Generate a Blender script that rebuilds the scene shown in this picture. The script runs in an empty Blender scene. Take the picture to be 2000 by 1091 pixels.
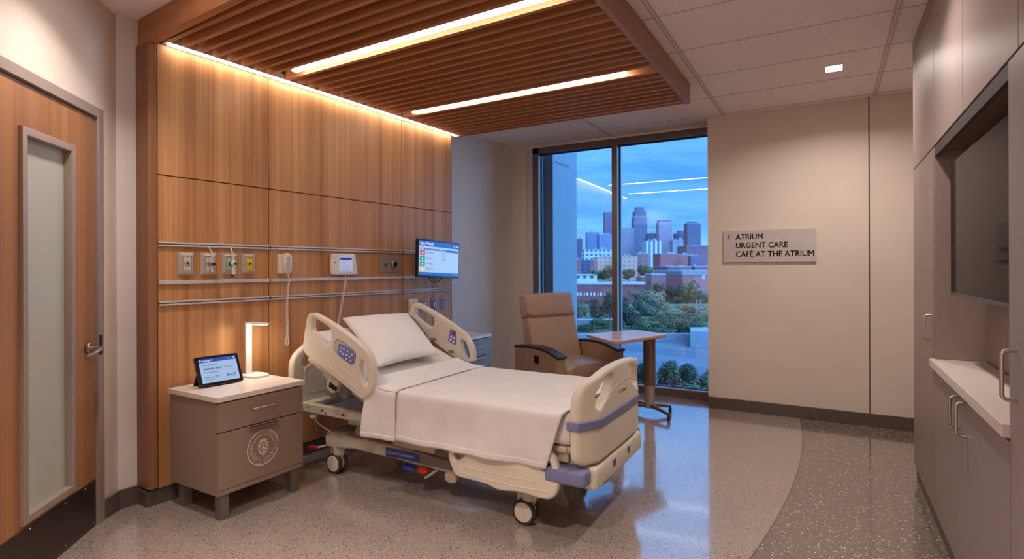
import bpy, bmesh, math, random
from mathutils import Vector, Matrix, noise
random.seed(7)
S = bpy.context.scene
C = S.collection
PI = math.pi
# ------------------------------------------------------------------ camera
FPX, CX, HY, H = 1086.0, 1000.0, 523.5, 1.324
TH, ROLL = math.radians(29.72), math.radians(0.2)
cam_d = bpy.data.cameras.new('camera'); cam = bpy.data.objects.new('camera', cam_d); C.objects.link(cam)
cam_d.sensor_width = 36; cam_d.lens = FPX / 2000 * 36; cam_d.clip_end = 8000; cam_d.clip_start = .02
cam_d.shift_y = -(545.5 - HY) / 2000
cam.location = (0, 0, H)
cam.matrix_world = Matrix.Translation((0, 0, H)) @ Matrix.Rotation(TH, 4, 'Z') @ Matrix.Rotation(PI / 2, 4, 'X') @ Matrix.Rotation(-ROLL, 4, 'Z')
S.camera = cam
S.view_settings.view_transform = 'Standard'; S.view_settings.look = 'None'
S.view_settings.gamma = 1; S.view_settings.use_curve_mapping = False
S.view_settings.exposure = 0.0
S.cycles.use_denoising = True
S.cycles.max_bounces = 10; S.cycles.diffuse_bounces = 5; S.cycles.glossy_bounces = 4; S.cycles.transparent_max_bounces = 12
S.cycles.caustics_reflective = False; S.cycles.caustics_refractive = False
# ------------------------------------------------------------------ world
W = bpy.data.worlds.new('dusk_sky'); S.world = W; W.use_nodes = True
nt = W.node_tree; N = nt.nodes; L = nt.links; N.clear()
def sl(c):
    return tuple(((v / 255) / 12.92 if v / 255 <= .04045 else ((v / 255 + .055) / 1.055) ** 2.4) for v in c) + (1,)
tc = N.new('ShaderNodeTexCoord'); sep = N.new('ShaderNodeSeparateXYZ'); L.new(tc.outputs['Generated'], sep.inputs[0])
rmp = N.new('ShaderNodeValToRGB'); L.new(sep.outputs['Z'], rmp.inputs[0])
cr = rmp.color_ramp; cr.elements[0].position = 0; cr.elements[0].color = sl((118, 182, 232)); cr.elements[1].position = 1; cr.elements[1].color = sl((150, 196, 250))
for p, c in ((.08, (92, 165, 228)), (.16, (84, 155, 226)), (.30, (104, 178, 248))):
    e_ = cr.elements.new(p); e_.color = sl(c)
mp = N.new('ShaderNodeMapping'); mp.inputs['Scale'].default_value = (3.2, 3.2, 22); L.new(tc.outputs['Generated'], mp.inputs[0])
nz = N.new('ShaderNodeTexNoise'); nz.inputs['Scale'].default_value = 1.5; nz.inputs['Detail'].default_value = 6; nz.inputs['Roughness'].default_value = .58
L.new(mp.outputs[0], nz.inputs[0])
cl = N.new('ShaderNodeValToRGB'); cl.color_ramp.elements[0].position = .36; cl.color_ramp.elements[0].color = (.66, .76, .90, 1)
cl.color_ramp.elements[1].position = .66; cl.color_ramp.elements[1].color = (1.30, 1.14, 1.04, 1); L.new(nz.outputs[0], cl.inputs[0])
mx = N.new('ShaderNodeMix'); mx.data_type = 'RGBA'; mx.blend_type = 'MULTIPLY'; mx.inputs[0].default_value = 1
L.new(rmp.outputs[0], mx.inputs[6]); L.new(cl.outputs[0], mx.inputs[7])
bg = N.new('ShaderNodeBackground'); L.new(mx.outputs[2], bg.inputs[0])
zr = N.new('ShaderNodeMapRange'); zr.inputs[1].default_value = .24; zr.inputs[2].default_value = .6; zr.inputs[3].default_value = 2.0; zr.inputs[4].default_value = 3.0
L.new(sep.outputs['Z'], zr.inputs[0])
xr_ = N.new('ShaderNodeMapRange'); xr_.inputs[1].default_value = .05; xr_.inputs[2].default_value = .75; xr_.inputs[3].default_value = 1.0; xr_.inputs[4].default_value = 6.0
L.new(sep.outputs['X'], xr_.inputs[0])   # added glow: unseen sky right of the window view brightened to light wall_left
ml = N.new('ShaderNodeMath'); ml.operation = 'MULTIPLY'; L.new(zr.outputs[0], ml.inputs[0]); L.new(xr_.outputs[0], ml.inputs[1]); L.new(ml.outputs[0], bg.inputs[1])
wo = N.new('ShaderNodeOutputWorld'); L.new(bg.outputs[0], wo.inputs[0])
# lamp strengths
E_COVE, E_LIN, E_DOWN, E_DESK = 18.0, 22.0, 34.0, 85.0
C_COVE, C_LIN, C_DOWN = (1, .87, .72), (1, .90, .79), (1, .90, .82)
# ------------------------------------------------------------------ materials
MATS = {}
def new_mat(name):
    m = bpy.data.materials.new(name); m.use_nodes = True; MATS[name] = m
    return m, m.node_tree.nodes, m.node_tree.links, m.node_tree.nodes['Principled BSDF']
def mat(name, col, rough=.5, metal=0, noise_amt=.0, nscale=30, spec=.5, bump=0, bscale=200, coat=0, vscale=None):
    if name in MATS: return MATS[name]
    m, n, l, b = new_mat(name)
    b.inputs['Base Color'].default_value = sl(col); b.inputs['Roughness'].default_value = rough
    b.inputs['Metallic'].default_value = metal; b.inputs['Specular IOR Level'].default_value = spec
    b.inputs['Coat Weight'].default_value = coat
    t = n.new('ShaderNodeTexCoord')
    q = n.new('ShaderNodeTexNoise'); q.inputs['Scale'].default_value = nscale; q.inputs['Detail'].default_value = 4
    if vscale:
        mm = n.new('ShaderNodeMapping'); mm.inputs['Scale'].default_value = vscale; l.new(t.outputs['Object'], mm.inputs[0]); l.new(mm.outputs[0], q.inputs[0])
    else: l.new(t.outputs['Object'], q.inputs[0])
    if noise_amt:
        r = n.new('ShaderNodeValToRGB'); l.new(q.outputs[0], r.inputs[0])
        c = sl(col)
        r.color_ramp.elements[0].position = .3; r.color_ramp.elements[1].position = .7
        r.color_ramp.elements[0].color = tuple(v * (1 - noise_amt) for v in c[:3]) + (1,)
        r.color_ramp.elements[1].color = tuple(min(1, v * (1 + noise_amt)) for v in c[:3]) + (1,)
        l.new(r.outputs[0], b.inputs['Base Color'])
    if bump:
        q2 = n.new('ShaderNodeTexNoise'); q2.inputs['Scale'].default_value = bscale; l.new(t.outputs['Object'], q2.inputs[0])
        bp = n.new('ShaderNodeBump'); bp.inputs['Strength'].default_value = bump; bp.inputs['Distance'].default_value = .002
        l.new(q2.outputs[0], bp.inputs['Height']); l.new(bp.outputs[0], b.inputs['Normal'])
    return m
def wood(name, dark, light, axis='z', rough=.42, scale=1.0):
    m, n, l, b = new_mat(name)
    t = n.new('ShaderNodeTexCoord'); mp = n.new('ShaderNodeMapping'); l.new(t.outputs['Object'], mp.inputs[0])
    a, s = 85 * scale, .7 * scale
    mp.inputs['Scale'].default_value = {'z': (a, a, s), 'x': (s, a, a), 'y': (a, s, a)}[axis]
    q = n.new('ShaderNodeTexNoise'); q.inputs['Scale'].default_value = 1; q.inputs['Detail'].default_value = 5; q.inputs['Roughness'].default_value = .62; l.new(mp.outputs[0], q.inputs[0])
    mp2 = n.new('ShaderNodeMapping'); l.new(t.outputs['Object'], mp2.inputs[0]); a2 = 13 * scale
    mp2.inputs['Scale'].default_value = {'z': (a2, a2, .25), 'x': (.25, a2, a2), 'y': (a2, .25, a2)}[axis]
    q2 = n.new('ShaderNodeTexNoise'); q2.inputs['Scale'].default_value = 1; q2.inputs['Detail'].default_value = 2; l.new(mp2.outputs[0], q2.inputs[0])
    ad = n.new('ShaderNodeMath'); ad.operation = 'MULTIPLY_ADD'; ad.inputs[1].default_value = .55; l.new(q2.outputs[0], ad.inputs[0])
    m3 = n.new('ShaderNodeMath'); m3.operation = 'MULTIPLY'; m3.inputs[1].default_value = .45; l.new(q.outputs[0], m3.inputs[0]); l.new(m3.outputs[0], ad.inputs[2])
    r = n.new('ShaderNodeValToRGB'); l.new(ad.outputs[0], r.inputs[0])
    r.color_ramp.elements[0].position = .36; r.color_ramp.elements[0].color = sl(dark)
    r.color_ramp.elements[1].position = .64; r.color_ramp.elements[1].color = sl(light)
    l.new(r.outputs[0], b.inputs['Base Color']); b.inputs['Roughness'].default_value = rough; b.inputs['Specular IOR Level'].default_value = .4
    return m
def emis(name, col, st, srgb=True):
    if name in MATS: return MATS[name]
    m, n, l, b = new_mat(name)
    c = sl(col) if srgb else tuple(col) + (1,)
    b.inputs['Base Color'].default_value = (.02, .02, .02, 1); b.inputs['Emission Color'].default_value = c; b.inputs['Emission Strength'].default_value = st; b.inputs['Roughness'].default_value = .25
    return m
WOODP = wood('wood_panel', (160, 105, 62), (207, 152, 102))
WOODC = wood('wood_post', (122, 80, 52), (154, 106, 72))
WOODX = wood('wood_slat', (148, 92, 56), (188, 128, 86), 'x')
WOODY = wood('wood_fascia', (142, 105, 86), (172, 130, 108), 'y')
WOODD = wood('wood_door', (138, 92, 60), (172, 120, 80))
WALL = mat('wall_paint', (222, 208, 196), .75, 0, .03, 3, .3)
WALLW = mat('wall_paint_window', (224, 216, 214), .7, 0, .03, 3, .3)
CEIL = mat('ceiling_tile', (238, 226, 224), .9, 0, .03, 60, .2)
TBAR = mat('ceiling_grid_metal', (196, 180, 178), .6, 0, .02, 20)
BASEB = mat('rubber_base', (92, 80, 76), .45, 0, .04, 20)
LAMN = mat('nightstand_laminate', (146, 124, 110), .4, 0, .02, 8, .4)
LAM = mat('taupe_laminate', (150, 132, 126), .44, 0, .03, 8, .5, vscale=(30, 30, 2))
LAMD = mat('cabinet_core', (120, 98, 88), .5, 0, .03, 8)
QUARTZ = mat('quartz_top', (222, 208, 200), .25, 0, .03, 80)
STEEL = mat('brushed_steel', (190, 180, 174), .3, 1, .05, 90, vscale=(2, 2, 60))
STEELD = mat('dark_steel', (96, 84, 80), .38, .9, .06, 60, vscale=(40, 40, 2))
ALU = mat('anodised_rail', (206, 194, 188), .45, .25, .04, 30)
ALUD = mat('rail_groove', (96, 92, 98), .5, .3, .05, 30)
FRM = mat('bronze_frame', (128, 110, 102), .4, .6, .05, 20)
HMET = mat('door_frame_paint', (156, 138, 130), .45, .1, .03, 20)
BEDP = mat('bed_cream_plastic', (218, 207, 192), .42, 0, .02, 8, .5)
BEDM = mat('bed_frame_paint', (196, 184, 166), .45, .1, .03, 20)
BEDG = mat('bed_grey_plastic', (120, 112, 108), .5, 0, .05, 20)
BUMP = mat('bumper_blue_grey', (118, 122, 160), .45, 0, .03, 20)
DARK = mat('black_plastic', (26, 24, 28), .35, 0, .1, 30)
RUBB = mat('dark_rubber', (52, 46, 46), .6, 0, .1, 30)
RED = mat('red_plastic', (206, 34, 30), .35, 0, .05, 30)
BLUE = mat('blue_plastic', (58, 84, 190), .4, 0, .05, 30)
KEYB = mat('keypad_blue', (104, 116, 182), .4, 0, .06, 60)
KEYL = mat('keypad_white', (226, 224, 232), .4, 0, .03, 60)
KEYO = mat('keypad_outline', (84, 84, 150), .4, 0, .03, 60)
LINEN = mat('white_linen', (226, 221, 220), .85, 0, .02, 6, .2, .12, 900)
BLNK = mat('white_blanket', (222, 216, 215), .9, 0, .03, 5, .2, .25, 500)
PLAS = mat('white_plastic', (226, 216, 206), .4, 0, .02, 30)
PLAG = mat('grey_plastic', (160, 150, 148), .45, 0, .04, 30)
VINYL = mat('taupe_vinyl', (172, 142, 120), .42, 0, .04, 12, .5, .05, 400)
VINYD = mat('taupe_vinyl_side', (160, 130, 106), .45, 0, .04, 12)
LABELB = mat('label_blue', (62, 74, 150), .4, 0, .04, 30)
INK = mat('dark_lettering', (60, 44, 44), .5, 0, .03, 30)
SIGNM = mat('sign_plate', (196, 186, 184), .5, 0, .02, 10)
SEAL = mat('seal_print', (240, 226, 214), .5, 0, .03, 60)
YEL = mat('yellow_insert', (226, 190, 30), .45, 0, .04, 60)
GRN = mat('green_plastic', (30, 110, 66), .4, 0, .05, 60)
GRNL = mat('pale_green_insert', (170, 190, 160), .45, 0, .04, 60)
MAPLE = wood('table_laminate', (206, 172, 156), (226, 194, 178), 'x', .2)
MAPED = mat('table_edge', (190, 140, 108), .4, 0, .05, 30)
LAMPW = mat('lamp_white', (236, 230, 224), .35, 0, .02, 30)
# floor
def floor_mat():
    m, n, l, b = new_mat('terrazzo')
    t = n.new('ShaderNodeTexCoord')
    def chips(scale, lo, col, prev, cmp='LESS_THAN', seed=0, col2=None):
        v = n.new('ShaderNodeTexVoronoi'); v.inputs['Scale'].default_value = scale; v.feature = 'F1'; v.voronoi_dimensions = '2D'
        mp = n.new('ShaderNodeMapping'); mp.inputs['Location'].default_value = (seed, seed * 1.7, 0); l.new(t.outputs['Object'], mp.inputs[0]); l.new(mp.outputs[0], v.inputs['Vector'])
        nn = n.new('ShaderNodeSeparateColor'); l.new(v.outputs['Color'], nn.inputs[0])
        th = n.new('ShaderNodeMath'); th.operation = 'GREATER_THAN'; th.inputs[1].default_value = lo; l.new(nn.outputs[0], th.inputs[0])
        sz = n.new('ShaderNodeMath'); sz.operation = 'LESS_THAN'; l.new(v.outputs['Distance'], sz.inputs[0]); sz.inputs[1].default_value = .36
        mu = n.new('ShaderNodeMath'); mu.operation = 'MULTIPLY'; l.new(th.outputs[0], mu.inputs[0]); l.new(sz.outputs[0], mu.inputs[1])
        x = n.new('ShaderNodeMix'); x.data_type = 'RGBA'; l.new(mu.outputs[0], x.inputs[0]); l.new(prev, x.inputs[6]); x.inputs[7].default_value = sl(col)
        return x.outputs[2]
    def base(c1, c2, sc):
        q = n.new('ShaderNodeTexNoise'); q.inputs['Scale'].default_value = sc; q.inputs['Detail'].default_value = 5; q.inputs['Roughness'].default_value = .75; l.new(t.outputs['Object'], q.inputs[0])
        r = n.new('ShaderNodeValToRGB'); l.new(q.outputs[0], r.inputs[0]); r.color_ramp.elements[0].position = .35; r.color_ramp.elements[1].position = .65
        r.color_ramp.elements[0].color = sl(c1); r.color_ramp.elements[1].color = sl(c2); return r.outputs[0]
    a = base((146, 130, 123), (178, 161, 152), 160)
    a = chips(240, .80, (112, 94, 86), a, seed=1); a = chips(300, .84, (186, 170, 158), a, seed=2); a = chips(120, .93, (74, 60, 54), a, seed=3); a = chips(130, .95, (200, 188, 178), a, seed=9)
    d = base((94, 82, 76), (136, 120, 111), 110)
    d = chips(170, .74, (78, 66, 60), d, seed=4); d = chips(210, .74, (150, 132, 120), d, seed=5); d = chips(82, .90, (206, 194, 182), d, seed=6); d = chips(100, .92, (44, 36, 34), d, seed=7)
    # curved border between the two terrazzo fields
    s = n.new('ShaderNodeSeparateXYZ'); l.new(t.outputs['Object'], s.inputs[0])
    x0, y0 = ARC[0], ARC[1]
    dx = n.new('ShaderNodeMath'); dx.operation = 'SUBTRACT'; l.new(s.outputs['X'], dx.inputs[0]); dx.inputs[1].default_value = x0
    dy = n.new('ShaderNodeMath'); dy.operation = 'SUBTRACT'; l.new(s.outputs['Y'], dy.inputs[0]); dy.inputs[1].default_value = y0
    cv = n.new('ShaderNodeCombineXYZ'); l.new(dx.outputs[0], cv.inputs[0]); l.new(dy.outputs[0], cv.inputs[1])
    ln = n.new('ShaderNodeVectorMath'); ln.operation = 'LENGTH'; l.new(cv.outputs[0], ln.inputs[0])
    g = n.new('ShaderNodeMath'); g.operation = 'GREATER_THAN'; l.new(ln.outputs['Value'], g.inputs[0]); g.inputs[1].default_value = ARC[2]
    g2 = n.new('ShaderNodeMath'); g2.operation = 'COMPARE'; l.new(ln.outputs['Value'], g2.inputs[0]); g2.inputs[1].default_value = ARC[2]; g2.inputs[2].default_value = .004
    x = n.new('ShaderNodeMix'); x.data_type = 'RGBA'; l.new(g.outputs[0], x.inputs[0]); l.new(a, x.inputs[6]); l.new(d, x.inputs[7])
    y = n.new('ShaderNodeMix'); y.data_type = 'RGBA'; l.new(g2.outputs[0], y.inputs[0]); l.new(x.outputs[2], y.inputs[6]); y.inputs[7].default_value = sl((92, 76, 68))
    l.new(y.outputs[2], b.inputs['Base Color'])
    q = n.new('ShaderNodeTexNoise'); q.inputs['Scale'].default_value = 3; l.new(t.outputs['Object'], q.inputs[0])
    mr = n.new('ShaderNodeMapRange'); mr.inputs[3].default_value = .12; mr.inputs[4].default_value = .24; l.new(q.outputs[0], mr.inputs[0]); l.new(mr.outputs[0], b.inputs['Roughness'])
    b.inputs['Specular IOR Level'].default_value = .5
    b.inputs['Coat Weight'].default_value = 1; b.inputs['Coat IOR'].default_value = 1.75; b.inputs['Coat Roughness'].default_value = .07
    return m
def circ3(a, b, c):
    ax, ay = a; bx, by = b; cx_, cy_ = c
    d = 2 * (ax * (by - cy_) + bx * (cy_ - ay) + cx_ * (ay - by))
    ux = ((ax * ax + ay * ay) * (by - cy_) + (bx * bx + by * by) * (cy_ - ay) + (cx_ * cx_ + cy_ * cy_) * (ay - by)) / d
    uy = ((ax * ax + ay * ay) * (cx_ - bx) + (bx * bx + by * by) * (ax - cx_) + (cx_ * cx_ + cy_ * cy_) * (bx - ax)) / d
    return ux, uy, math.hypot(ax - ux, ay - uy)
ARC = circ3((-.223, 5.42), (-.177, 4.274), (-.317, 2.728))
FLOOR = floor_mat()
def glass_mat(name, tint, refl=.07, rough=0):
    m, n, l, b = new_mat(name); n.remove(b); out = [q for q in n if q.type == 'OUTPUT_MATERIAL'][0]
    tr = n.new('ShaderNodeBsdfTransparent'); tr.inputs[0].default_value = tint
    gl = n.new('ShaderNodeBsdfGlossy'); gl.inputs['Roughness'].default_value = rough
    fr = n.new('ShaderNodeFresnel'); fr.inputs[0].default_value = 1.52
    mm = n.new('ShaderNodeMath'); mm.operation = 'MULTIPLY'; mm.inputs[1].default_value = 1.7; l.new(fr.outputs[0], mm.inputs[0])
    x = n.new('ShaderNodeMixShader'); l.new(mm.outputs[0], x.inputs[0]); l.new(tr.outputs[0], x.inputs[1]); l.new(gl.outputs[0], x.inputs[2]); l.new(x.outputs[0], out.inputs[0])
    return m
GLASS = glass_mat('window_glass', (.86, .92, .95, 1))
FROST = mat('frosted_glass', (176, 178, 166), .16, 0, .03, 2, .6)
TVSCR = mat('tv_screen', (20, 16, 20), .06, 0, .03, 5, .08)
TVSCR.node_tree.nodes['Principled BSDF'].inputs['IOR'].default_value = 1.18
# ------------------------------------------------------------------ pixel-to-place helpers (used only to measure where things stand)
def ray(px, py):
    a, b = px - CX, HY - py; c, s = math.cos(ROLL), math.sin(ROLL)
    X, Y = (a * c + b * s) / FPX, (-a * s + b * c) / FPX
    return Vector((-math.sin(TH) + X * math.cos(TH), math.cos(TH) + X * math.sin(TH), Y))
def at(px, py, axis, v):
    d = ray(px, py); i = 'xyz'.index(axis); o = Vector((0, 0, H)); t = (v - o[i]) / d[i]; return o + d * t
def onplane(px, py, P, n):
    d = ray(px, py); o = Vector((0, 0, H)); n = Vector(n); t = (Vector(P) - o).dot(n) / d.dot(n); return o + d * t
# ------------------------------------------------------------------ mesh helpers
def tag(o, label=None, cat=None, group=None, kind=None):
    if label: o['label'] = label
    if cat: o['category'] = cat
    if group: o['group'] = group
    if kind: o['kind'] = kind
    return o
def empty(name, label, cat, loc=(0, 0, 0), rz=0, group=None, kind=None):
    o = bpy.data.objects.new(name, None); o.empty_display_size = .1; C.objects.link(o); o.location = loc; o.rotation_euler = (0, 0, rz)
    return tag(o, label, cat, group, kind)
def root_matrix(o):
    while o.parent: o = o.parent
    return Matrix.Translation(o.location) @ o.rotation_euler.to_matrix().to_4x4()
def cm(pts, k=6, closed=True):
    n = len(pts); out = []
    rng = range(n) if closed else range(n - 1)
    for i in rng:
        if closed: p0, p1, p2, p3 = pts[i - 1], pts[i], pts[(i + 1) % n], pts[(i + 2) % n]
        else: p0, p1, p2, p3 = pts[max(0, i - 1)], pts[i], pts[i + 1], pts[min(n - 1, i + 2)]
        for j in range(k):
            t = j / k
            out.append(tuple(.5 * ((2 * b) + (-a + c) * t + (2 * a - 5 * b + 4 * c - d) * t * t + (-a + 3 * b - 3 * c + d) * t ** 3) for a, b, c, d in zip(p0, p1, p2, p3)))
    if not closed: out.append(tuple(pts[-1]))
    return out
def rrect(x0, x1, y0, y1, r, k=4):
    out = []
    for cx_, cy_, a0 in ((x1 - r, y1 - r, 0), (x0 + r, y1 - r, 90), (x0 + r, y0 + r, 180), (x1 - r, y0 + r, 270)):
        for j in range(k + 1):
            a = math.radians(a0 + 90 * j / k); out.append((cx_ + r * math.cos(a), cy_ + r * math.sin(a)))
    return out
class MB:
    def __init__(s): s.b = bmesh.new()
    def box(s, x0, x1, y0, y1, z0, z1, M=None, bev=0, seg=2):
        v = [Vector(p) for p in ((x0, y0, z0), (x1, y0, z0), (x1, y1, z0), (x0, y1, z0), (x0, y0, z1), (x1, y0, z1), (x1, y1, z1), (x0, y1, z1))]
        if M is not None: v = [M @ p for p in v]
        vs = [s.b.verts.new(p) for p in v]
        fs = [s.b.faces.new([vs[i] for i in f]) for f in ((0, 3, 2, 1), (4, 5, 6, 7), (0, 1, 5, 4), (1, 2, 6, 5), (2, 3, 7, 6), (3, 0, 4, 7))]
        if bev:
            es = list({e for f in fs for e in f.edges}); bmesh.ops.bevel(s.b, geom=es, offset=bev, segments=seg, profile=.5, affect='EDGES')
        return s
    def quad(s, *p):
        s.b.faces.new([s.b.verts.new(Vector(q)) for q in p]); return s
    def prism(s, poly, d0, d1, fr):   # poly in (a,b), extruded c from d0 to d1; fr(a,b,c) -> point
        lo = [s.b.verts.new(Vector(fr(a, b, d0))) for a, b in poly]; hi = [s.b.verts.new(Vector(fr(a, b, d1))) for a, b in poly]
        n = len(poly)
        s.b.faces.new(lo[::-1]); s.b.faces.new(hi)
        for i in range(n): s.b.faces.new((lo[i], lo[(i + 1) % n], hi[(i + 1) % n], hi[i]))
        return s
    def tube(s, pts, r, seg=8, closed=False, caps=True):
        pts = [Vector(p) for p in pts]; n = len(pts); rings = []; up = None
        for i, p in enumerate(pts):
            if closed: d = pts[(i + 1) % n] - pts[i - 1]
            else: d = pts[min(n - 1, i + 1)] - pts[max(0, i - 1)]
            if d.length < 1e-9: d = Vector((0, 0, 1))
            d.normalize()
            if up is None: up = d.orthogonal().normalized()
            up = (up - d * up.dot(d)); up = up.normalized() if up.length > 1e-6 else d.orthogonal().normalized()
            sd = d.cross(up); rr = r(i / (n - 1)) if callable(r) else r
            rings.append([s.b.verts.new(p + (up * math.cos(2 * PI * k / seg) + sd * math.sin(2 * PI * k / seg)) * rr) for k in range(seg)])
        m = n if closed else n - 1
        for i in range(m):
            A, B = rings[i], rings[(i + 1) % n]
            for k in range(seg): s.b.faces.new((A[k], A[(k + 1) % seg], B[(k + 1) % seg], B[k]))
        if caps and not closed: s.b.faces.new(rings[0][::-1]); s.b.faces.new(rings[-1])
        return s
    def cyl(s, p0, p1, r, seg=20, bev=0):
        p0, p1 = Vector(p0), Vector(p1)
        if bev:
            d = (p1 - p0).normalized(); return s.tubev([p0, p0 + d * bev, p1 - d * bev, p1], [r - bev, r, r, r - bev], seg)
        return s.tube([p0, p1], r, seg)
    def tubev(s, pts, rs, seg=20):
        n = len(pts); return s.tube(pts, lambda t: rs[int(round(t * (n - 1)))], seg)
    def sphere(s, c, r, seg=16, sc=(1, 1, 1), M=None):
        T = Matrix.Translation(c) @ (M or Matrix.Identity(4)) @ Matrix.Diagonal((*sc, 1))
        bmesh.ops.create_uvsphere(s.b, u_segments=seg, v_segments=max(6, seg // 2), radius=r, matrix=T); return s
    def grid(s, fn, nu, nv):
        V = [[s.b.verts.new(Vector(fn(i / nu, j / nv))) for j in range(nv + 1)] for i in range(nu + 1)]
        for i in range(nu):
            for j in range(nv): s.b.faces.new((V[i][j], V[i + 1][j], V[i + 1][j + 1], V[i][j + 1]))
        return s
    def mesh(s, me):
        s.b.from_mesh(me); return s
    def xf(s, M): bmesh.ops.transform(s.b, matrix=M, verts=s.b.verts); return s
    def build(s, name, m, parent=None, world=False, smooth=35, bevel=0, bseg=2, sub=0, label=None, solid=0, recalc=True):
        if recalc: bmesh.ops.recalc_face_normals(s.b, faces=s.b.faces)
        me = bpy.data.meshes.new(name); s.b.to_mesh(me); s.b.free()
        if parent is not None and world: me.transform(root_matrix(parent).inverted())
        me.materials.append(m); o = bpy.data.objects.new(name, me); C.objects.link(o)
        if parent is not None: o.parent = parent
        if smooth:
            for p in me.polygons: p.use_smooth = True
            if smooth < 180: me.set_sharp_from_angle(angle=math.radians(smooth))
        if solid: q = o.modifiers.new('thickness', 'SOLIDIFY'); q.thickness = solid; q.offset = 0
        if bevel: q = o.modifiers.new('edge', 'BEVEL'); q.width = bevel; q.segments = bseg; q.limit_method = 'ANGLE'; q.angle_limit = math.radians(40)
        if sub: q = o.modifiers.new('smooth', 'SUBSURF'); q.levels = sub; q.render_levels = sub
        if label: o['label'] = label
        return o
def curve_mesh(splines, thick, bev, seg=3):
    cu = bpy.data.curves.new('outline', 'CURVE'); cu.dimensions = '2D'; cu.fill_mode = 'BOTH'
    cu.extrude = max(0, thick / 2 - bev); cu.bevel_depth = bev; cu.bevel_resolution = seg; cu.offset = -bev
    for pts in splines:
        sp = cu.splines.new('POLY'); sp.points.add(len(pts) - 1); sp.use_cyclic_u = True
        for q, p in zip(sp.points, pts): q.co = (p[0], p[1], 0, 1)
    o = bpy.data.objects.new('outline', cu); C.objects.link(o); dg = bpy.context.evaluated_depsgraph_get()
    me = bpy.data.meshes.new_from_object(o.evaluated_get(dg)); bpy.data.objects.remove(o); bpy.data.curves.remove(cu); return me
def plate(splines, thick, bev, fr, seg=3):
    """2-D outline with holes -> solid; fr(a,b,c) maps the outline plane to a point"""
    me = curve_mesh(splines, thick, bev, seg); m = MB(); m.mesh(me); bpy.data.meshes.remove(me)
    for v in m.b.verts: v.co = Vector(fr(*v.co))
    bmesh.ops.remove_doubles(m.b, verts=m.b.verts, dist=1e-5)
    return m
def text_mb(s, size, fr, depth=.0006, align='LEFT', bold=0):
    cu = bpy.data.curves.new('t', 'FONT'); cu.body = s; cu.size = size; cu.extrude = depth; cu.align_x = align; cu.offset = bold; cu.resolution_u = 3
    o = bpy.data.objects.new('t', cu); C.objects.link(o); dg = bpy.context.evaluated_depsgraph_get()
    me = bpy.data.meshes.new_from_object(o.evaluated_get(dg)); bpy.data.objects.remove(o); bpy.data.curves.remove(cu)
    m = MB(); m.mesh(me); bpy.data.meshes.remove(me)
    for v in m.b.verts: v.co = Vector(fr(*v.co))
    return m
def struct(mb, name, m, **k):
    o = mb.build(name, m, smooth=k.pop('smooth', 0), **k); o['kind'] = 'structure'; return o
def copy_tree(o, parent=None):
    c = o.copy(); C.objects.link(c); c.parent = parent
    for ch in [q for q in bpy.data.objects if q.parent == o]: copy_tree(ch, c)
    return c
# ================================================================== THE ROOM
CH = 2.74
W0, W1 = (-3.42, 1.585), (-3.27, 5.80)
DE = Vector((.664, -.748, 0)).normalized(); DN = Vector((.748, .664, 0)).normalized(); D0 = Vector((-3.42, 1.585, 0))
DEND = D0 + DE * 2.9
_o = D0 - DN * .11 - Vector((.05, 0, 0)); _p = DEND - DN * .11
room = [(_o.x, _o.y), (W1[0] - .11, W1[1] + .1), (-.95, 5.90), (-.95, 5.6), (1.2, 5.6), (1.2, -1.7), (_p.x - .1, -1.7), (_p.x - .1, _p.y)]
struct(MB().prism(room, -.15, 0, lambda a, b, c: (a, b, c)), 'floor', FLOOR)
struct(MB().prism(room, CH, CH + .12, lambda a, b, c: (a, b, c)), 'ceiling', CEIL)
def wallseg(p, q, z0, z1, name, m, t=.12):
    p, q = Vector((*p, 0)), Vector((*q, 0)); d = (q - p).normalized(); n = Vector((-d.y, d.x, 0)) * t
    poly = [p, q, q + n, p + n]
    return struct(MB().prism([(v.x, v.y) for v in poly], z0, z1, lambda a, b, c: (a, b, c)), name, m)
wallseg(W0, W1, 0, CH, 'wall_left', WALLW)
wallseg((DEND.x, -1.6), (DEND.x, DEND.y), 0, CH, 'wall_entry', WALL)
wallseg((1.1, 5.62), (1.1, -1.6), 0, CH, 'wall_right', WALL)
wallseg((1.1, -1.6), (DEND.x, -1.6), 0, CH, 'wall_front', WALL)
# window wall: narrow pier left of the window, header, and the deep pier right of it
struct(MB().box(-3.40, -3.085, 5.76, 5.95, 0, CH), 'wall_window', WALL)
struct(MB().box(-3.085, -3.015, 5.775, 5.95, 0, CH), 'trim_1', mat('jamb_paint', (206, 200, 204), .6, 0, .02, 5))
struct(MB().box(-3.085, -1.0, 5.765, 5.95, 2.722, CH), 'trim_2', WALLW)
struct(MB().box(-1.0, .285, 5.5, 5.95, 0, CH).box(.295, 1.22, 5.5, 5.95, 0, CH), 'wall_back', WALL)
struct(MB().box(.2845, .2955, 5.503, 5.94, .02, CH - .001), 'trim_5', mat('joint_shadow_strip', (104, 84, 74), .8))
# wall with the door: local frame x along DE, y into the room
DR = math.atan2(DE.y, DE.x)
def DF(a, b, c):  # a along wall from frame corner, b height, c into room
    v = Vector((-3.293, 1.421, 0)) + DE * a + DN * c; v.z = b; return v
DFm = lambda a, c, b: DF(a, b, c)
dwall = MB()
for a0, a1, z0, z1 in ((-.30, -.075, 0, CH), (-.075, 1.12, 2.165, CH), (1.12, 2.8, 0, CH)):
    dwall.prism([(a0, z0), (a1, z0), (a1, z1), (a0, z1)], -.13, 0.0, DF)
struct(dwall, 'wall_door', WALL)
def dempty(name, kind=None):
    o = bpy.data.objects.new(name, None); C.objects.link(o); o.location = DF(0, 0, 0); o.rotation_euler = (0, 0, DR)
    if kind: o['kind'] = kind
    return o
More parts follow.
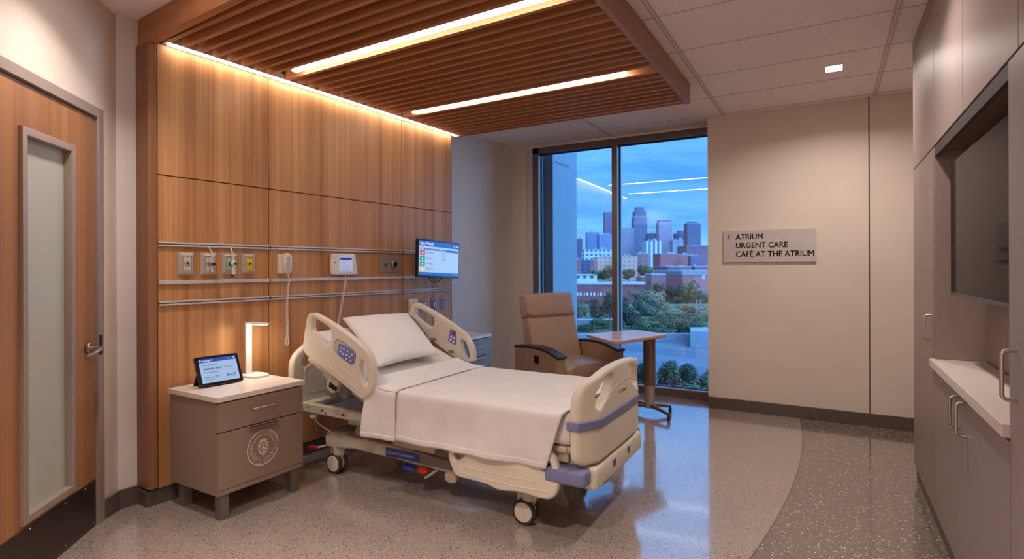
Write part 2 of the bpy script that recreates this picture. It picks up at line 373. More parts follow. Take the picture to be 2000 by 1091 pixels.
# door_1: frame, leaf, glass lite, kick plate, lever
door = dempty('door_1', 'structure')
P = lambda m, *a, **k: m.build(a[0], a[1], door, world=True, **k)
fr = MB()
for a0, a1, z0, z1 in ((-.078, -.022, 0, 2.165), (1.065, 1.12, 0, 2.165), (-.022, 1.065, 2.115, 2.165)):
    fr.prism([(a0, z0), (a1, z0), (a1, z1), (a0, z1)], -.12, .012, DF)
P(fr, 'door_frame', HMET, bevel=.002)
leaf = plate([[(-.016, .008), (1.06, .008), (1.06, 2.108), (-.016, 2.108)], [(.215, .285), (.215, 1.90), (.555, 1.90), (.555, .285)]], .045, .001, lambda a, b, c: DF(a, b, c - .026))
lf = P(leaf, 'door_leaf', WOODD)
trimm = plate([[(.19, .262), (.58, .262), (.58, 1.922), (.19, 1.922)], [(.222, .295), (.222, 1.888), (.548, 1.888), (.548, .295)]], .044, .003, lambda a, b, c: DF(a, b, c - .008))
P(trimm, 'glazing_frame', HMET)
P(MB().prism([(.20, .27), (.57, .27), (.57, 1.91), (.20, 1.91)], -.030, -.022, DF), 'frosted_pane', FROST)
P(MB().prism([(-.012, .014), (1.05, .014), (1.05, .243), (-.012, .243)], -.003, .0, DF), 'kick_plate', STEELD, bevel=.001)
sc = MB()
for a in (.09, .26, .52, .78): sc.sphere(DF(a, .228, .001), .004, 8)
for a in (.02, .26): sc.sphere(DF(a, .03, .001), .004, 8)
P(sc, 'screw', STEEL)
hx, hz = .055, .915
hd = P(MB().cyl(DF(hx, hz + .012, -.002), DF(hx, hz + .012, .014), .031, 28, .004), 'lever_rose', STEEL)
lv = MB().cyl(DF(hx, hz + .012, .012), DF(hx, hz + .012, .062), .011, 14)
lv.tube(cm([DF(hx - .005, hz + .012, .058), DF(hx + .03, hz + .008, .066), DF(hx + .08, hz - .004, .062), DF(hx + .125, hz - .008, .058)], 4, False), lambda t: .0105 - .002 * t, 10)
P(lv, 'door_handle', STEEL)
P(MB().prism([(-.05, .88), (-.025, .88), (-.025, .985), (-.05, .985)], .012, .0135, DF), 'strike_plate', DARK)
# baseboards
def base(poly, name, h=.105, t=.012):
    m = MB()
    for p, q in zip(poly[:-1], poly[1:]):
        p, q = Vector((*p, 0)), Vector((*q, 0)); d = (q - p).normalized(); n = Vector((d.y, -d.x, 0)) * t
        m.prism([(v.x, v.y) for v in (p, q, q + n, p + n)], 0, h, lambda a, b, c: (a, b, c))
    return struct(m, name, BASEB, bevel=.003)
pA = DF(-.08, 0, 0)
base([(pA.x, pA.y), (W0[0] + .005, W0[1]), (-3.413, 1.72)], 'baseboard_left')
base([(-3.31, 4.42), (-3.273, 5.75)], 'baseboard_headwall')
base([(-3.27, 5.76), (-3.02, 5.76)], 'baseboard_window')
base([(-.999, 5.5), (1.09, 5.5)], 'baseboard_back')
pB = DF(1.13, 0, 0); base([(DEND.x, DEND.y), (pB.x, pB.y)], 'baseboard_entry')
# ceiling grid
g = MB()
zz = CH - .0035
for x in (-2.03, -.85, .33):
    g.box(x - .017, x - .004, (1.3 if x < -2 else -1.6), (5.75 if x < -1 else 5.49), zz, CH + .002).box(x + .004, x + .017, (1.3 if x < -2 else -1.6), (5.75 if x < -1 else 5.49), zz, CH + .002)
for k in range(12):
    y = 5.415 - .569 * k; g.box(-3.36 if y > 1.7 else DEND.x + .05 + max(0, .0), 1.09, y - .005, y + .005, zz + .001, CH + .002)
struct(g, 'trim_3', TBAR)
g = MB().box(-.995, 1.09, 5.47, 5.497, zz, CH + .001)
d = (Vector((*W1, 0)) - Vector((*W0, 0))).normalized(); n_ = Vector((d.y, -d.x, 0))
a_, b_ = Vector((*W0, 0)), Vector((*W1, 0))
g.prism([(v.x, v.y) for v in (a_, b_, b_ + n_ * .03, a_ + n_ * .03)], zz, CH + .001, lambda a, b, c: (a, b, c))
struct(g, 'trim_4', CEIL)
# ------------------------------------------------------------------ window_1
WY = 5.775
win = bpy.data.objects.new('window_1', None); C.objects.link(win); win['kind'] = 'structure'; win.location = (-2.0, WY, 0)
f = MB()
xl, xr, zb, zt = -3.015, -1.0, .0, 2.722
f.box(xl, xl + .075, WY, WY + .13, zb, zt).box(xr - .035, xr + .002, WY, WY + .13, zb, zt)
f.box(xl, xr, WY, WY + .13, zt - .065, zt).box(xl, xr, WY, WY + .13, zb, .075)
f.build('window_frame', FRM, win, world=True, smooth=0, bevel=.003)
MB().box(-2.045, -1.985, WY - .012, WY + .16, .07, zt - .06).build('mullion', FRM, win, world=True, smooth=0, bevel=.003)
MB().box(xl + .07, xr - .03, WY + .01, WY + .12, .075, .082).build('sill_plate', mat('sill_metal', (186, 186, 196), .35, .5, .02, 20), win, world=True, smooth=0)
MB().box(xl + .04, -2.03, WY + .085, WY + .091, .06, zt - .05).build('glass_pane', GLASS, win, world=True, smooth=0)
MB().box(-2.0, xr - .02, WY + .085, WY + .091, .06, zt - .05).build('glass_pane', GLASS, win, world=True, smooth=0)
gk = MB()
for x0, x1 in ((xl + .075, -2.045), (-1.985, xr - .035)):
    gk.box(x0, x0 + .01, WY + .07, WY + .1, .08, zt - .065).box(x1 - .01, x1, WY + .07, WY + .1, .08, zt - .065).box(x0, x1, WY + .07, WY + .1, zt - .077, zt - .065).box(x0, x1, WY + .07, WY + .1, .08, .09)
gk.build('glazing_gasket', mat('gasket', (30, 44, 84), .5), win, world=True, smooth=0)
# outside reveal panel beside the window
fin = empty('facade_fin', 'pale blue metal facade panel standing just outside the left window edge', 'panel', (-3.1, 6.3, 0))
MB().box(-3.16, -2.87, 6.02, 6.75, -3, 3.4).build('panel', mat('facade_metal', (58, 70, 84), .5, .2, .03, 4), fin, world=True, smooth=0, bevel=.01)
MB().box(-2.868, -2.862, 6.1, 6.5, 2.60, 2.615).build('seam', DARK, fin, world=True, smooth=0)
# ================================================================== HEADWALL
A = math.radians(2.86); HP = Vector((-3.284, 1.725, 0)); HU = Vector((math.sin(A), math.cos(A), 0)); HN = Vector((math.cos(A), -math.sin(A), 0))
def HW(u, z, off=0): v = HP + HU * u + HN * off; v.z = z; return v
HF = lambda a, b, c: HW(a, b, c)
hw = empty('wood_headwall', 'tall wood-veneer headwall panelling behind the bed', 'wall panel', HP, -A)
us = [(.006, .690), (.696, 1.950), (1.956, 2.622)]; zs = [(.092, 1.132), (1.136, 1.25), (1.254, 1.468), (1.472, 1.856), (1.862, 2.598)]
for u0, u1 in us:
    for z0, z1 in [(.092, 1.856), (1.862, 2.598)]:
        MB().prism([(u0, z0), (u1, z0), (u1, z1), (u0, z1)], -.02, 0, HF).build('wood_panel', WOODP, hw, world=True, smooth=0, bevel=.0012)
MB().prism([(-.012, .1), (2.615, .1), (2.615, 2.59), (-.012, 2.59)], -.118, -.021, HF).build('backing', mat('dark_backing', (46, 26, 18), .7), hw, world=True, smooth=0)
MB().prism([(2.6225, .092), (2.632, .092), (2.632, 2.598), (2.6225, 2.598)], -.118, .001, HF).build('edge_trim', WOODC, hw, world=True, smooth=0)
MB().prism([(-.05, .1), (-.004, .1), (-.004, 2.588), (-.05, 2.588)], -.125, .012, HF).build('side_post', WOODC, hw, world=True, smooth=0, bevel=.002)
MB().prism([(-.052, 0), (2.60, 0), (2.60, .088), (-.052, .088)], -.118, -.008, HF).build('plinth', BASEB, hw, world=True, smooth=0, bevel=.003)
def rail(z, label, dbl=True, u1=2.61):
    r = empty('equipment_rail', label, 'rail', HW(.01, z, .0), -A, 'metal rails along the wood headwall')
    for (a, b) in ((z - .013, z - .003), (z + .003, z + .013)) if dbl else ((z - .011, z + .011),):
        MB().prism([(.006, a), (u1, a), (u1, b), (.006, b)], .0003, .016, HF).build('rail_bar', ALU, r, world=True, smooth=0, bevel=.002)
    if dbl: MB().prism([(.006, z - .0035), (u1, z - .0035), (u1, z + .0035), (.006, z + .0035)], .0003, .010, HF).build('groove', ALUD, r, world=True, smooth=0)
    for u in (.696, 1.953):
        MB().prism([(u - .003, z - .012), (u + .003, z - .012), (u + .003, z + .012), (u - .003, z + .012)], .010, .0166, HF).build('joint', DARK, r, world=True, smooth=0)
rail(1.468, 'topmost metal rail, running above the wall outlets'); rail(1.25, 'plain middle metal rail just below the wall outlets', False); rail(1.131, 'lowest metal rail on the headwall, below the plain one')
# bed-head service outlets
def outlet(u, w, label, insert, ring, knob=None, z0=1.292, z1=1.425):
    o = empty('gas_outlet', label, 'outlet', HW(u + w / 2, z0, 0), -A, 'gas outlets left of the handset')
    t = .024
    m = MB(); b = m.b
    def R(i, c): return [b.verts.new(HW(a, z, c)) for a, z in ((u + i, z0 + i), (u + w - i, z0 + i), (u + w - i, z1 - i), (u + i, z1 - i))]
    r0, r1, r2, r3, r4 = R(0, 0.0005), R(.002, .006), R(.018, t), R(.022, t), R(.024, t - .006)
    for A_, B_ in ((r0, r1), (r1, r2), (r2, r3), (r3, r4)):
        for i in range(4): b.faces.new((A_[i], A_[(i + 1) % 4], B_[(i + 1) % 4], B_[i]))
    b.faces.new(r4); b.faces.new(r0[::-1])
    m.build('cover', mat('outlet_cover', (190, 176, 166), .38, .35, .03, 30), o, world=True, smooth=0)
    cu, cz = u + w / 2, (z0 + z1) / 2
    ii = MB().prism(rrect(u + .026, u + w - .026, z0 + .026, z1 - .026, .003), t - .006, t - .002, HF).build('insert', insert, o, world=True, smooth=0)
    MB().cyl(HW(cu, cz, t - .003), HW(cu, cz, t + .002), .017, 24, .001).build('port_ring', ring, o, world=True)
    MB().cyl(HW(cu, cz, t + .001), HW(cu, cz, t + .0035), .006, 16).build('port', DARK, o, world=True)
    for z in (cz - .034, cz + .034):
        MB().cyl(HW(cu, z, t - .003), HW(cu, z, t - .0005), .003, 10).build('screw', DARK, o, world=True)
    return cu, cz
PINK = mat('outlet_insert', (206, 190, 178), .5, 0, .04, 90)
outlet(.107, .096, 'grey wall outlet with pale insert, nearest the wooden post', PINK, PLAG)
c2 = outlet(.238, .096, 'grey wall outlet with a thin tube and black knob in front', PINK, PLAG)
c3 = outlet(.367, .104, 'grey wall outlet with pale green insert and green ring', GRNL, GRN)
outlet(.497, .092, 'wall outlet with the bright yellow insert', YEL, mat('yellow_ring', (196, 160, 26), .4, 0, .03, 60))
CLR = mat('clear_tube', (206, 196, 190), .3, .0, .03, 30)
v = empty('vacuum_regulator', 'slim hanging vacuum tube with a black knob on the second outlet', 'regulator', HW(.32, 1.3, .05), -A)
u_ = (onplane(414.5, 510, HP + HN * .07, tuple(HN)) - HP).dot(HU)
MB().cyl(HW(c2[0], c2[1], .024), HW(u_, c2[1] - .004, .075), .006, 12).cyl(HW(c2[0], c2[1], .026), HW(c2[0] + .004, c2[1], .04), .013, 16, .002).build('stem', STEEL, v, world=True)
MB().cyl(HW(u_, c2[1] - .05, .07), HW(u_, c2[1] + .065, .07), .006, 12).cyl(HW(u_, c2[1] + .06, .07), HW(u_, 1.46, .03), .0035, 10).build('tube', CLR, v, world=True)
MB().cyl(HW(u_, c2[1] - .004, .072), HW(u_ + .002, c2[1] - .004, .094), .009, 20, .002).build('knob', DARK, v, world=True)
v = empty('oxygen_flowmeter', 'oxygen flowmeter with a round green knob on the green outlet', 'flowmeter', HW(.45, 1.28, .05), -A)
u_ = (onplane(457.5, 517, HP + HN * .09, tuple(HN)) - HP).dot(HU)
MB().cyl(HW(c3[0], c3[1], .024), HW(u_, c3[1], .078), .009, 14).cyl(HW(c3[0], c3[1], .024), HW(c3[0] + .006, c3[1], .045), .017, 18, .002).build('adapter', GRN, v, world=True)
MB().sphere(HW(u_, c3[1], .085), .018, 18).cyl(HW(u_, c3[1], .085), HW(u_, c3[1], .104), .017, 22, .003).build('housing', PLAS, v, world=True)
MB().cyl(HW(u_, c3[1], .103), HW(u_, c3[1], .112), .011, 20, .002).build('knob', GRN, v, world=True, label='round green knob')
MB().cyl(HW(u_, c3[1] + .012, .08), HW(u_, c3[1] + .05, .078), .0085, 14).cyl(HW(u_, c3[1] + .048, .078), HW(u_, 1.462, .05), .0045, 10).build('flow_tube', CLR, v, world=True)
MB().cyl(HW(u_, c3[1] - .066, .082), HW(u_, c3[1] - .01, .084), .010, 16, .002).build('jar', PLAS, v, world=True)
MB().cyl(HW(u_ - .004, c3[1] - .078, .08), HW(u_ - .003, c3[1] - .066, .082), .007, 14).cyl(HW(u_ - .02, c3[1] - .078, .08), HW(u_, c3[1] - .07, .08), .004, 10).build('nozzle', DARK, v, world=True)
def coil(path, r=.0065, wire=.0024, pitch=.0085, seg=5, per=9):
    P_ = [Vector(p) for p in cm([tuple(q) for q in path], 10, False)]
    out = []; ph = 0; up = None
    L_ = [0]
    for a, b in zip(P_[:-1], P_[1:]): L_.append(L_[-1] + (b - a).length)
    n = int(L_[-1] / pitch * per); j = 0
    for i in range(n + 1):
        s = L_[-1] * i / n
        while j < len(L_) - 2 and L_[j + 1] < s: j += 1
        t = (s - L_[j]) / max(1e-9, L_[j + 1] - L_[j]); p = P_[j].lerp(P_[j + 1], t); d = (P_[j + 1] - P_[j]).normalized()
        if up is None: up = d.orthogonal().normalized()
        up = (up - d * up.dot(d)).normalized(); sd = d.cross(up); a = 2 * PI * i / per
        out.append(p + (up * math.cos(a) + sd * math.sin(a)) * r)
    return MB().tube(out, wire, seg)
# handset with coiled cord
v = empty('nurse_call_handset', 'cream handset on its wall cradle with a long coiled cord', 'handset', HW(.8, 1.29, 0), -A)
MB().prism(rrect(.752, .812, 1.293, 1.423, .008), .0005, .03, HF).build('cradle', PLAS, v, world=True, bevel=.004)
MB().prism(rrect(.772, .834, 1.292, 1.432, .028), .030, .058, HF).build('receiver', PLAS, v, world=True, bevel=.008, bseg=3)
MB().prism(rrect(.780, .826, 1.300, 1.372, .008), .0575, .0592, HF).build('face_plate', mat('receiver_face', (196, 176, 166), .45), v, world=True)
for z in (1.40, 1.384): MB().prism(rrect(.790, .816, z - .006, z + .006, .004), .0575, .0605, HF).build('button', PLAG, v, world=True)
MB().cyl(HW(.803, 1.294, .045), HW(.82, 1.245, .045), .0035, 8).build('cord_tail', PLAS, v, world=True)
coil([HW(.82, 1.248, .045), HW(.812, 1.2, .04), HW(.806, 1.1, .035), HW(.808, 1.0, .03), HW(.812, .92, .028), HW(.81, .86, .028)], .0062).build('coiled_cord', PLAS, v, world=True)
coil([HW(.81, .865, .028), HW(.800, .845, .028), HW(.797, .822, .028), HW(.806, .806, .028), HW(.820, .812, .028), HW(.822, .835, .028), HW(.815, .862, .028), HW(.818, .90, .026), HW(.822, .95, .02), HW(.826, 1.0, .012)], .005).build('cord_loop', PLAS, v, world=True)
# bedside control pad
v = empty('bedside_control_pad', 'rounded cream wall unit with a small pale screen, above the pillow', 'control pad', HW(1.31, 1.28, 0), -A)
outl = cm([(1.196, 1.30), (1.192, 1.36), (1.200, 1.428), (1.22, 1.437), (1.32, 1.438), (1.41, 1.434), (1.424, 1.424), (1.436, 1.34), (1.444, 1.292), (1.43, 1.281), (1.32, 1.279), (1.21, 1.283)], 5)
plate([outl], .03, .009, lambda a, b, c: HW(a - .012, b, c + .022)).build('housing', PLAS, v, world=True)
MB().prism([(1.235, 1.29), (1.40, 1.29), (1.40, 1.42), (1.235, 1.42)], .0005, .01, HF).build('mount', PLAG, v, world=True)
scr = MB().prism([(1.249, 1.304), (1.379, 1.302), (1.375, 1.416), (1.253, 1.418)], .0365, .038, HF).build('screen', emis('pad_screen', (176, 180, 214), .9), v, world=True, smooth=0)
MB().prism([(1.259, 1.392), (1.369, 1.392), (1.369, 1.410), (1.259, 1.410)], .038, .0385, HF).build('screen_header', emis('screen_header_blue', (24, 40, 130), .9), scr, world=True, smooth=0)
m = MB()
for z, (a, b) in ((1.378, (1.28, 1.35)), (1.366, (1.28, 1.32)), (1.350, (1.29, 1.36)), (1.338, (1.28, 1.33)), (1.326, (1.28, 1.365)), (1.313, (1.275, 1.38))):
    a -= .012; b -= .012; m.prism([(a, z - .0012), (b, z - .0012), (b, z + .0012), (a, z + .0012)], .038, .0385, HF)
m.build('screen_rows', emis('screen_row', (110, 116, 160), .8), scr, world=True, smooth=0)
MB().cyl(HW(1.210, 1.372, .036), HW(1.210, 1.372, .0385), .0048, 12).build('microphone', DARK, v, world=True)
for k in range(5): MB().cyl(HW(1.400 + .0015 * (4 - k), 1.395 - k * .02, .036), HW(1.400 + .0015 * (4 - k), 1.395 - k * .02, .0385), .0045, 12).build('button', PLAG, v, world=True)
coil([HW(1.318, 1.235, .028), HW(1.305, 1.17, .03), HW(1.285, 1.1, .032), HW(1.262, 1.0, .034), HW(1.243, .93, .034), HW(1.232, .87, .03), HW(1.225, .80, .03)], .0075, .0028, .010).build('coiled_cord', PLAS, v, world=True)
MB().cyl(HW(1.322, 1.285, .022), HW(1.318, 1.237, .028), .0035, 8).build('cord_tail', PLAS, v, world=True)
# metal service plate with round connector
v = empty('service_plate', 'grey metal plate with two round connectors on the wood headwall', 'plate', HW(1.79, 1.29, 0), -A)
MB().prism([(1.69, 1.294), (1.90, 1.294), (1.90, 1.424), (1.69, 1.424)], .0005, .007, HF).build('plate', mat('grey_metal', (158, 140, 132), .45, .2, .04, 40), v, world=True, bevel=.002)
MB().cyl(HW(1.752, 1.36, .007), HW(1.752, 1.36, .02), .017, 18, .002).build('connector', STEEL, v, world=True)
MB().cyl(HW(1.835, 1.36, .007), HW(1.835, 1.36, .035), .028, 24, .004).build('coupling', STEEL, v, world=True)
MB().cyl(HW(1.842, 1.36, .035), HW(1.842, 1.36, .0375), .018, 20).build('coupling_face', DARK, v, world=True)
# dark wall box half hidden by the monitor
v = empty('wall_box', 'slim dark wall box half hidden behind the monitor', 'wall box', HW(2.17, 1.28, 0), -A)
MB().prism([(2.122, 1.285), (2.24, 1.285), (2.24, 1.422), (2.122, 1.422)], .0005, .03, HF).build('frame', mat('grey_metal2', (150, 134, 120), .4, .5, .04, 40), v, world=True, bevel=.003)
MB().prism([(2.13, 1.295), (2.232, 1.295), (2.232, 1.412), (2.13, 1.412)], .03, .0315, HF).build('front', mat('dark_olive', (60, 60, 50), .5), v, world=True)
# lower wall plates
v = empty('light_switch', 'white box with a small slot, above the far side rail', 'switch box', HW(2.08, .92, 0), -A)
MB().prism([(2.022, .905), (2.122, .905), (2.122, 1.06), (2.022, 1.06)], .0005, .03, HF).build('box', PLAS, v, world=True, bevel=.005)
MB().prism([(2.055, 1.02), (2.09, 1.02), (2.09, 1.024), (2.055, 1.024)], .0302, .031, HF).build('slot', DARK, v, world=True, smooth=0)
for u0, u1, lab, kind in ((2.19, 2.262, 'small wall plate with one cream knob, left of the blue ones', 0), (2.328, 2.405, 'small wall plate with a blue rocker, middle of three', 1), (2.452, 2.532, 'small wall plate with pale symbols, nearest the headwall edge', 2)):
    v = empty('wall_plate', lab, 'wall plate', HW((u0 + u1) / 2, .93, 0), -A, 'small plates low on the headwall')
    MB().prism([(u0, .935), (u1, .935), (u1, 1.052), (u0, 1.052)], .0005, .006, HF).build('cover', mat('plate_grey', (138, 130, 140), .45, .4, .04, 40), v, world=True, bevel=.002)
    c_ = (u0 + u1) / 2
    MB().prism([(c_ - .022, .95), (c_ + .022, .95), (c_ + .022, 1.037), (c_ - .022, 1.037)], .006, .0075, HF).build('insert', [mat('plate_tan', (140, 112, 96), .5), mat('plate_blue', (72, 84, 124), .5), mat('plate_blue2', (90, 100, 134), .5)][kind], v, world=True)
    if kind == 0: MB().sphere(HW(c_ + .005, 1.005, .01), .013, 14).build('knob', PLAS, v, world=True)
    elif kind == 1: MB().prism([(c_ - .004, .965), (c_ + .006, .965), (c_ + .006, 1.02), (c_ - .004, 1.02)], .0075, .011, HF).build('rocker', KEYL, v, world=True)
    else:
        m = MB()
        for z in (.97, .985, 1.0, 1.015): m.prism([(c_ - .008, z - .004), (c_ + .01, z - .004), (c_ + .004, z + .005), (c_ - .006, z + .005)], .0075, .010, HF)
        m.build('symbols', KEYL, v, world=True)
# ================================================================== CANOPY
ZC = 2.59
ysw = [1.741 + .0888 * i for i in range(8)] + [2.502 + .0895 * i for i in range(12)] + [3.617 + .0895 * i for i in range(9)]
fan = lambda y: y - .095 * max(0, (4.4 - y) / 2.65) ** 1.3
can = empty('slatted_canopy', 'dropped wooden slat canopy hanging over the bed', 'ceiling canopy', (-2.1, 3.0, ZC))
def bar_mb(xa, ya, xb, yb, w, z0, z1):
    p, q = Vector((xa, ya, 0)), Vector((xb, yb, 0)); d = (q - p).normalized(); n = Vector((-d.y, d.x, 0)) * w / 2
    return MB().prism([(v.x, v.y) for v in (p - n, q - n, q + n, p + n)], z0, z1, lambda a, b, c: (a, b, c))
for y in ysw:
    xw = HP.x + (y - HP.y) * math.tan(A) + .085
    bar_mb(xw, y, -.965, fan(y), .029, ZC, ZC + .125).build('slat', WOODX, can, world=True, smooth=0, bevel=.0012)
bar_mb(-3.405, 1.711, -.93, fan(1.62), .042, ZC - .003, CH - .001).build('fascia', WOODX, can, world=True, smooth=0, bevel=.0015)
bar_mb(-.945, fan(1.62) - .02, -.945, 4.41, .034, ZC - .003, CH - .001).build('fascia', WOODY, can, world=True, smooth=0, bevel=.0015)
bar_mb(-3.12, 4.392, -.93, 4.392, .022, ZC, CH - .001).build('fascia', WOODX, can, world=True, smooth=0, bevel=.0015)
bar_mb(-.975, fan(1.7), -.975, 4.38, .014, ZC + .02, ZC + .11).build('end_rail', mat('dark_wood_edge', (70, 34, 22), .6), can, world=True, smooth=0)
for xx in (-1.7, -2.5): bar_mb(xx, 1.72, xx, 4.38, .03, ZC + .1265, ZC + .147).build('cross_batten', mat('batten', (60, 32, 22), .7), can, world=True, smooth=0)
for xx in (-1.7, -2.5):
    for yy in (2.0, 4.0): MB().cyl((xx, yy, ZC + .14), (xx, yy, CH + .001), .004, 8).build('hanger', STEEL, can, world=True)
# linear lights
M_LIN = emis('linear_diffuser', C_LIN, E_LIN, False); M_COVE = emis('cove_diffuser', C_COVE, E_COVE, False)
def lin(x0, y, x1, label):
    o = empty('linear_light', label, 'light', ((x0 + x1) / 2, y, ZC), 0, 'linear lights set into the slatted canopy')
    ya, yb = y, fan(y)
    yend = y + (yb - y) * (x1 - x0) / 2.1
    bar_mb(x0, ya, x1, yend, .03, ZC + .03, ZC + .09).build('housing', mat('light_housing', (210, 190, 170), .5), o, world=True, smooth=0)
    bar_mb(x0 + .003, ya, x1 - .003, yend, .034, ZC + .001, ZC + .0298).build('diffuser', M_LIN, o, world=True, smooth=0)
lin(-2.99, 2.415, -1.08, 'long linear light, the one further from the window')
lin(-2.95, 3.547, -1.15, 'linear light nearer the window, between the ceiling slats')
o = empty('cove_light', 'continuous light strip along the top of the wood headwall', 'light', HW(1.3, 2.58, .03), -A)
MB().prism([(.03, 2.602), (2.69, 2.602), (2.69, 2.635), (.03, 2.635)], -.02, .055, HF).build('housing', mat('light_housing2', (170, 158, 156), .5), o, world=True, smooth=0)
MB().prism([(.05, 2.594), (2.675, 2.594), (2.675, 2.6015), (.05, 2.6015)], .022, .052, HF).build('diffuser', M_COVE, o, world=True, smooth=0)
# cove back (grey liner between canopy and headwall)
MB().prism([(-.02, 2.636), (2.64, 2.636), (2.64, CH - .002), (-.02, CH - .002)], -.10, -.02, HF).build('liner', mat('liner_grey', (150, 138, 140), .7), o, world=True, smooth=0)
# downlights
M_DOWN = emis('downlight_lens', C_DOWN, E_DOWN, False)
def down(x, y, label, w=.105, l=.13, st=1.0, rz=0, spread=150):
    o = empty('downlight', label, 'light', (x, y, CH), rz, 'square recessed downlights')
    plate([rrect(-w / 2 - .012, w / 2 + .012, -l / 2 - .012, l / 2 + .012, .002, 1), rrect(-w / 2, w / 2, -l / 2, l / 2, .001, 1)], .004, .0005, lambda a, b, c: (a, b, c - .002)).build('trim_ring', mat('downlight_trim', (226, 214, 206), .5), o, smooth=0)
    MB().box(-w / 2, w / 2, -l / 2, l / 2, -.003, -.0005).build('lens', M_DOWN, o, smooth=0)
    ld = bpy.data.lights.new('beam', 'AREA'); ld.shape = 'RECTANGLE'; ld.size = w * .9; ld.size_y = l * .9; ld.energy = 16 * st; ld.color = C_DOWN; ld.spread = math.radians(spread)
    lo = bpy.data.objects.new('beam', ld); C.objects.link(lo); lo.parent = o; lo.location = (0, 0, -.006)
    return o
down(.031, 4.58, 'bright square downlight in the ceiling beyond the bed foot')
down(.05, 2.95, 'recessed downlight in front of the wall cabinets', st=.65, spread=120)
down(-.9, .35, 'added unseen fill downlight over the room entrance', st=2.4, spread=105)  # extra out-of-view lamp, put in as fill for the room
down(-2.62, 1.32, 'recessed downlight beside the wooden door', st=.6, spread=115)
down(-.2, -.9, 'added unseen fill downlight at the camera end of the room', st=2.2, spread=105)  # strong fill lamp added behind the camera for more bounce light
# ================================================================== CABINETS
XF = .46
def cab(name, label, y0, y1, z0, z1, doors, depth=.62, face=XF):
    o = empty(name, label, 'cabinet', ((face + face + depth) / 2, (y0 + y1) / 2, z0))
    MB().box(face + .021, face + depth, y0, y1, z0, z1).build('body', LAMD, o, world=True, smooth=0)
    for d in doors:
        dd = MB().box(face, face + .02, d[0] + .0025, d[1] - .0025, d[2] + .0025, d[3] - .0025).build('door', LAM, o, world=True, smooth=0, bevel=.001)
        if len(d) > 4:
            hy, h0, h1 = d[4:]
            m = MB(); xx = face - .034
            m.tube([(face, hy, h0), (xx + .012, hy, h0), (xx + .004, hy, h0 + .004), (xx, hy, h0 + .012), (xx, hy, h1 - .012), (xx + .004, hy, h1 - .004), (xx + .012, hy, h1), (face, hy, h1)], .0055, 10)
            m.build('handle', STEEL, dd, world=True)
    return o
ZG = 1.932
tall = cab('tall_cabinet', 'taupe full-height cabinet at the far end beside the back wall', 3.533, 4.30, .085, ZG - .003, [(3.533, 4.30, .085, ZG - .003, 3.565, .945, 1.075)])
near = cab('tall_cabinet', 'taupe full-height cabinet at the right picture edge with one long handle', 1.2, 2.145, .085, ZG - .003, [(1.67, 2.145, .085, ZG - .003, 2.07, .945, 1.085), (1.2, 1.67, .085, ZG - .003)])
basec = cab('base_cabinet', 'low taupe base cabinet with two doors under the television niche', 2.150, 3.528, .085, .812, [(2.82, 3.528, .085, .808, 2.862, .665, .795), (2.150, 2.82, .085, .808, 2.735, .665, .795)])
upper = empty('upper_cabinet', 'row of taupe upper cupboards running above niche and tall cabinets', 'cabinet', (.8, 3.0, ZG))
MB().box(XF + .021, XF + .62, 1.2, 4.30, ZG + .002, 2.66).build('body', LAMD, upper, world=True, smooth=0)
for a, b in ((3.497, 4.30), (2.80, 3.497), (2.05, 2.80), (1.2, 2.05)):
    MB().box(XF, XF + .02, a + .0025, b - .0025, ZG + .003, 2.655).build('door', LAM, upper, world=True, smooth=0, bevel=.001)
MB().box(XF, XF + .5, 1.2, 4.30, 2.66, CH - .001).build('filler', LAM, upper, world=True, smooth=0)
pl = empty('cabinet_plinth', 'dark recessed plinth under the row of taupe cabinets', 'plinth', (.7, 3, 0))
MB().box(XF + .012, XF + .55, 1.2, 4.29, 0, .084).build('plinth_board', BASEB, pl, world=True, smooth=0)
ni = empty('niche_lining', 'taupe lining panels of the recessed television niche', 'niche', (.65, 2.9, .85))
XB = .665
MB().box(XB, XB + .02, 2.15, 3.528, .86, ZG - .002).build('back_panel', LAM, ni, world=True, smooth=0)
MB().box(XF + .003, XB, 3.505, 3.531, .86, ZG - .002).build('side_panel', LAM, ni, world=True, smooth=0)
MB().box(XF + .003, XB, 2.147, 2.165, .86, ZG - .002).build('side_panel', LAM, ni, world=True, smooth=0)
MB().box(XF + .02, XB, 2.166, 3.504, ZG - .03, ZG - .003).build('soffit', LAMD, ni, world=True, smooth=0)
MB().box(XF + .004, XF + .02, 2.166, 3.504, ZG - .052, ZG - .003).build('light_lip', mat('lip', (60, 48, 42), .6), ni, world=True, smooth=0)
wt = MB().box(XF - .018, XB, 2.149, 3.527, .818, .858).build('worktop', QUARTZ, None, smooth=0, bevel=.002); tag(wt, 'white stone worktop on the base cabinet below the television', 'worktop')
tvo = empty('television', 'large black wall television in the taupe niche', 'television', (.58, 2.85, 1.19), math.radians(-1.0))
TF = lambda a, b, c: (.505 + c, 3.365 - a, b)
plate([rrect(0, 1.12, 1.187, 1.822, .006, 2)], .03, .004, lambda a, b, c: (.522 + c, 3.365 - a, b)).build('casing', DARK, tvo, world=True, smooth=30)
MB().box(.5055, .507, 3.365 - 1.112, 3.365 - .008, 1.205, 1.815).build('screen', TVSCR, tvo, world=True, smooth=0)
MB().box(.505, .509, 3.365 - 1.115, 3.365 - .005, 1.189, 1.2045).build('lower_bezel', mat('tv_bezel', (70, 66, 72), .35, .6, .03, 20), tvo, world=True, smooth=0)
MB().box(.535, XB, 2.65, 2.95, 1.35, 1.65).build('bracket', DARK, tvo, world=True, smooth=0)
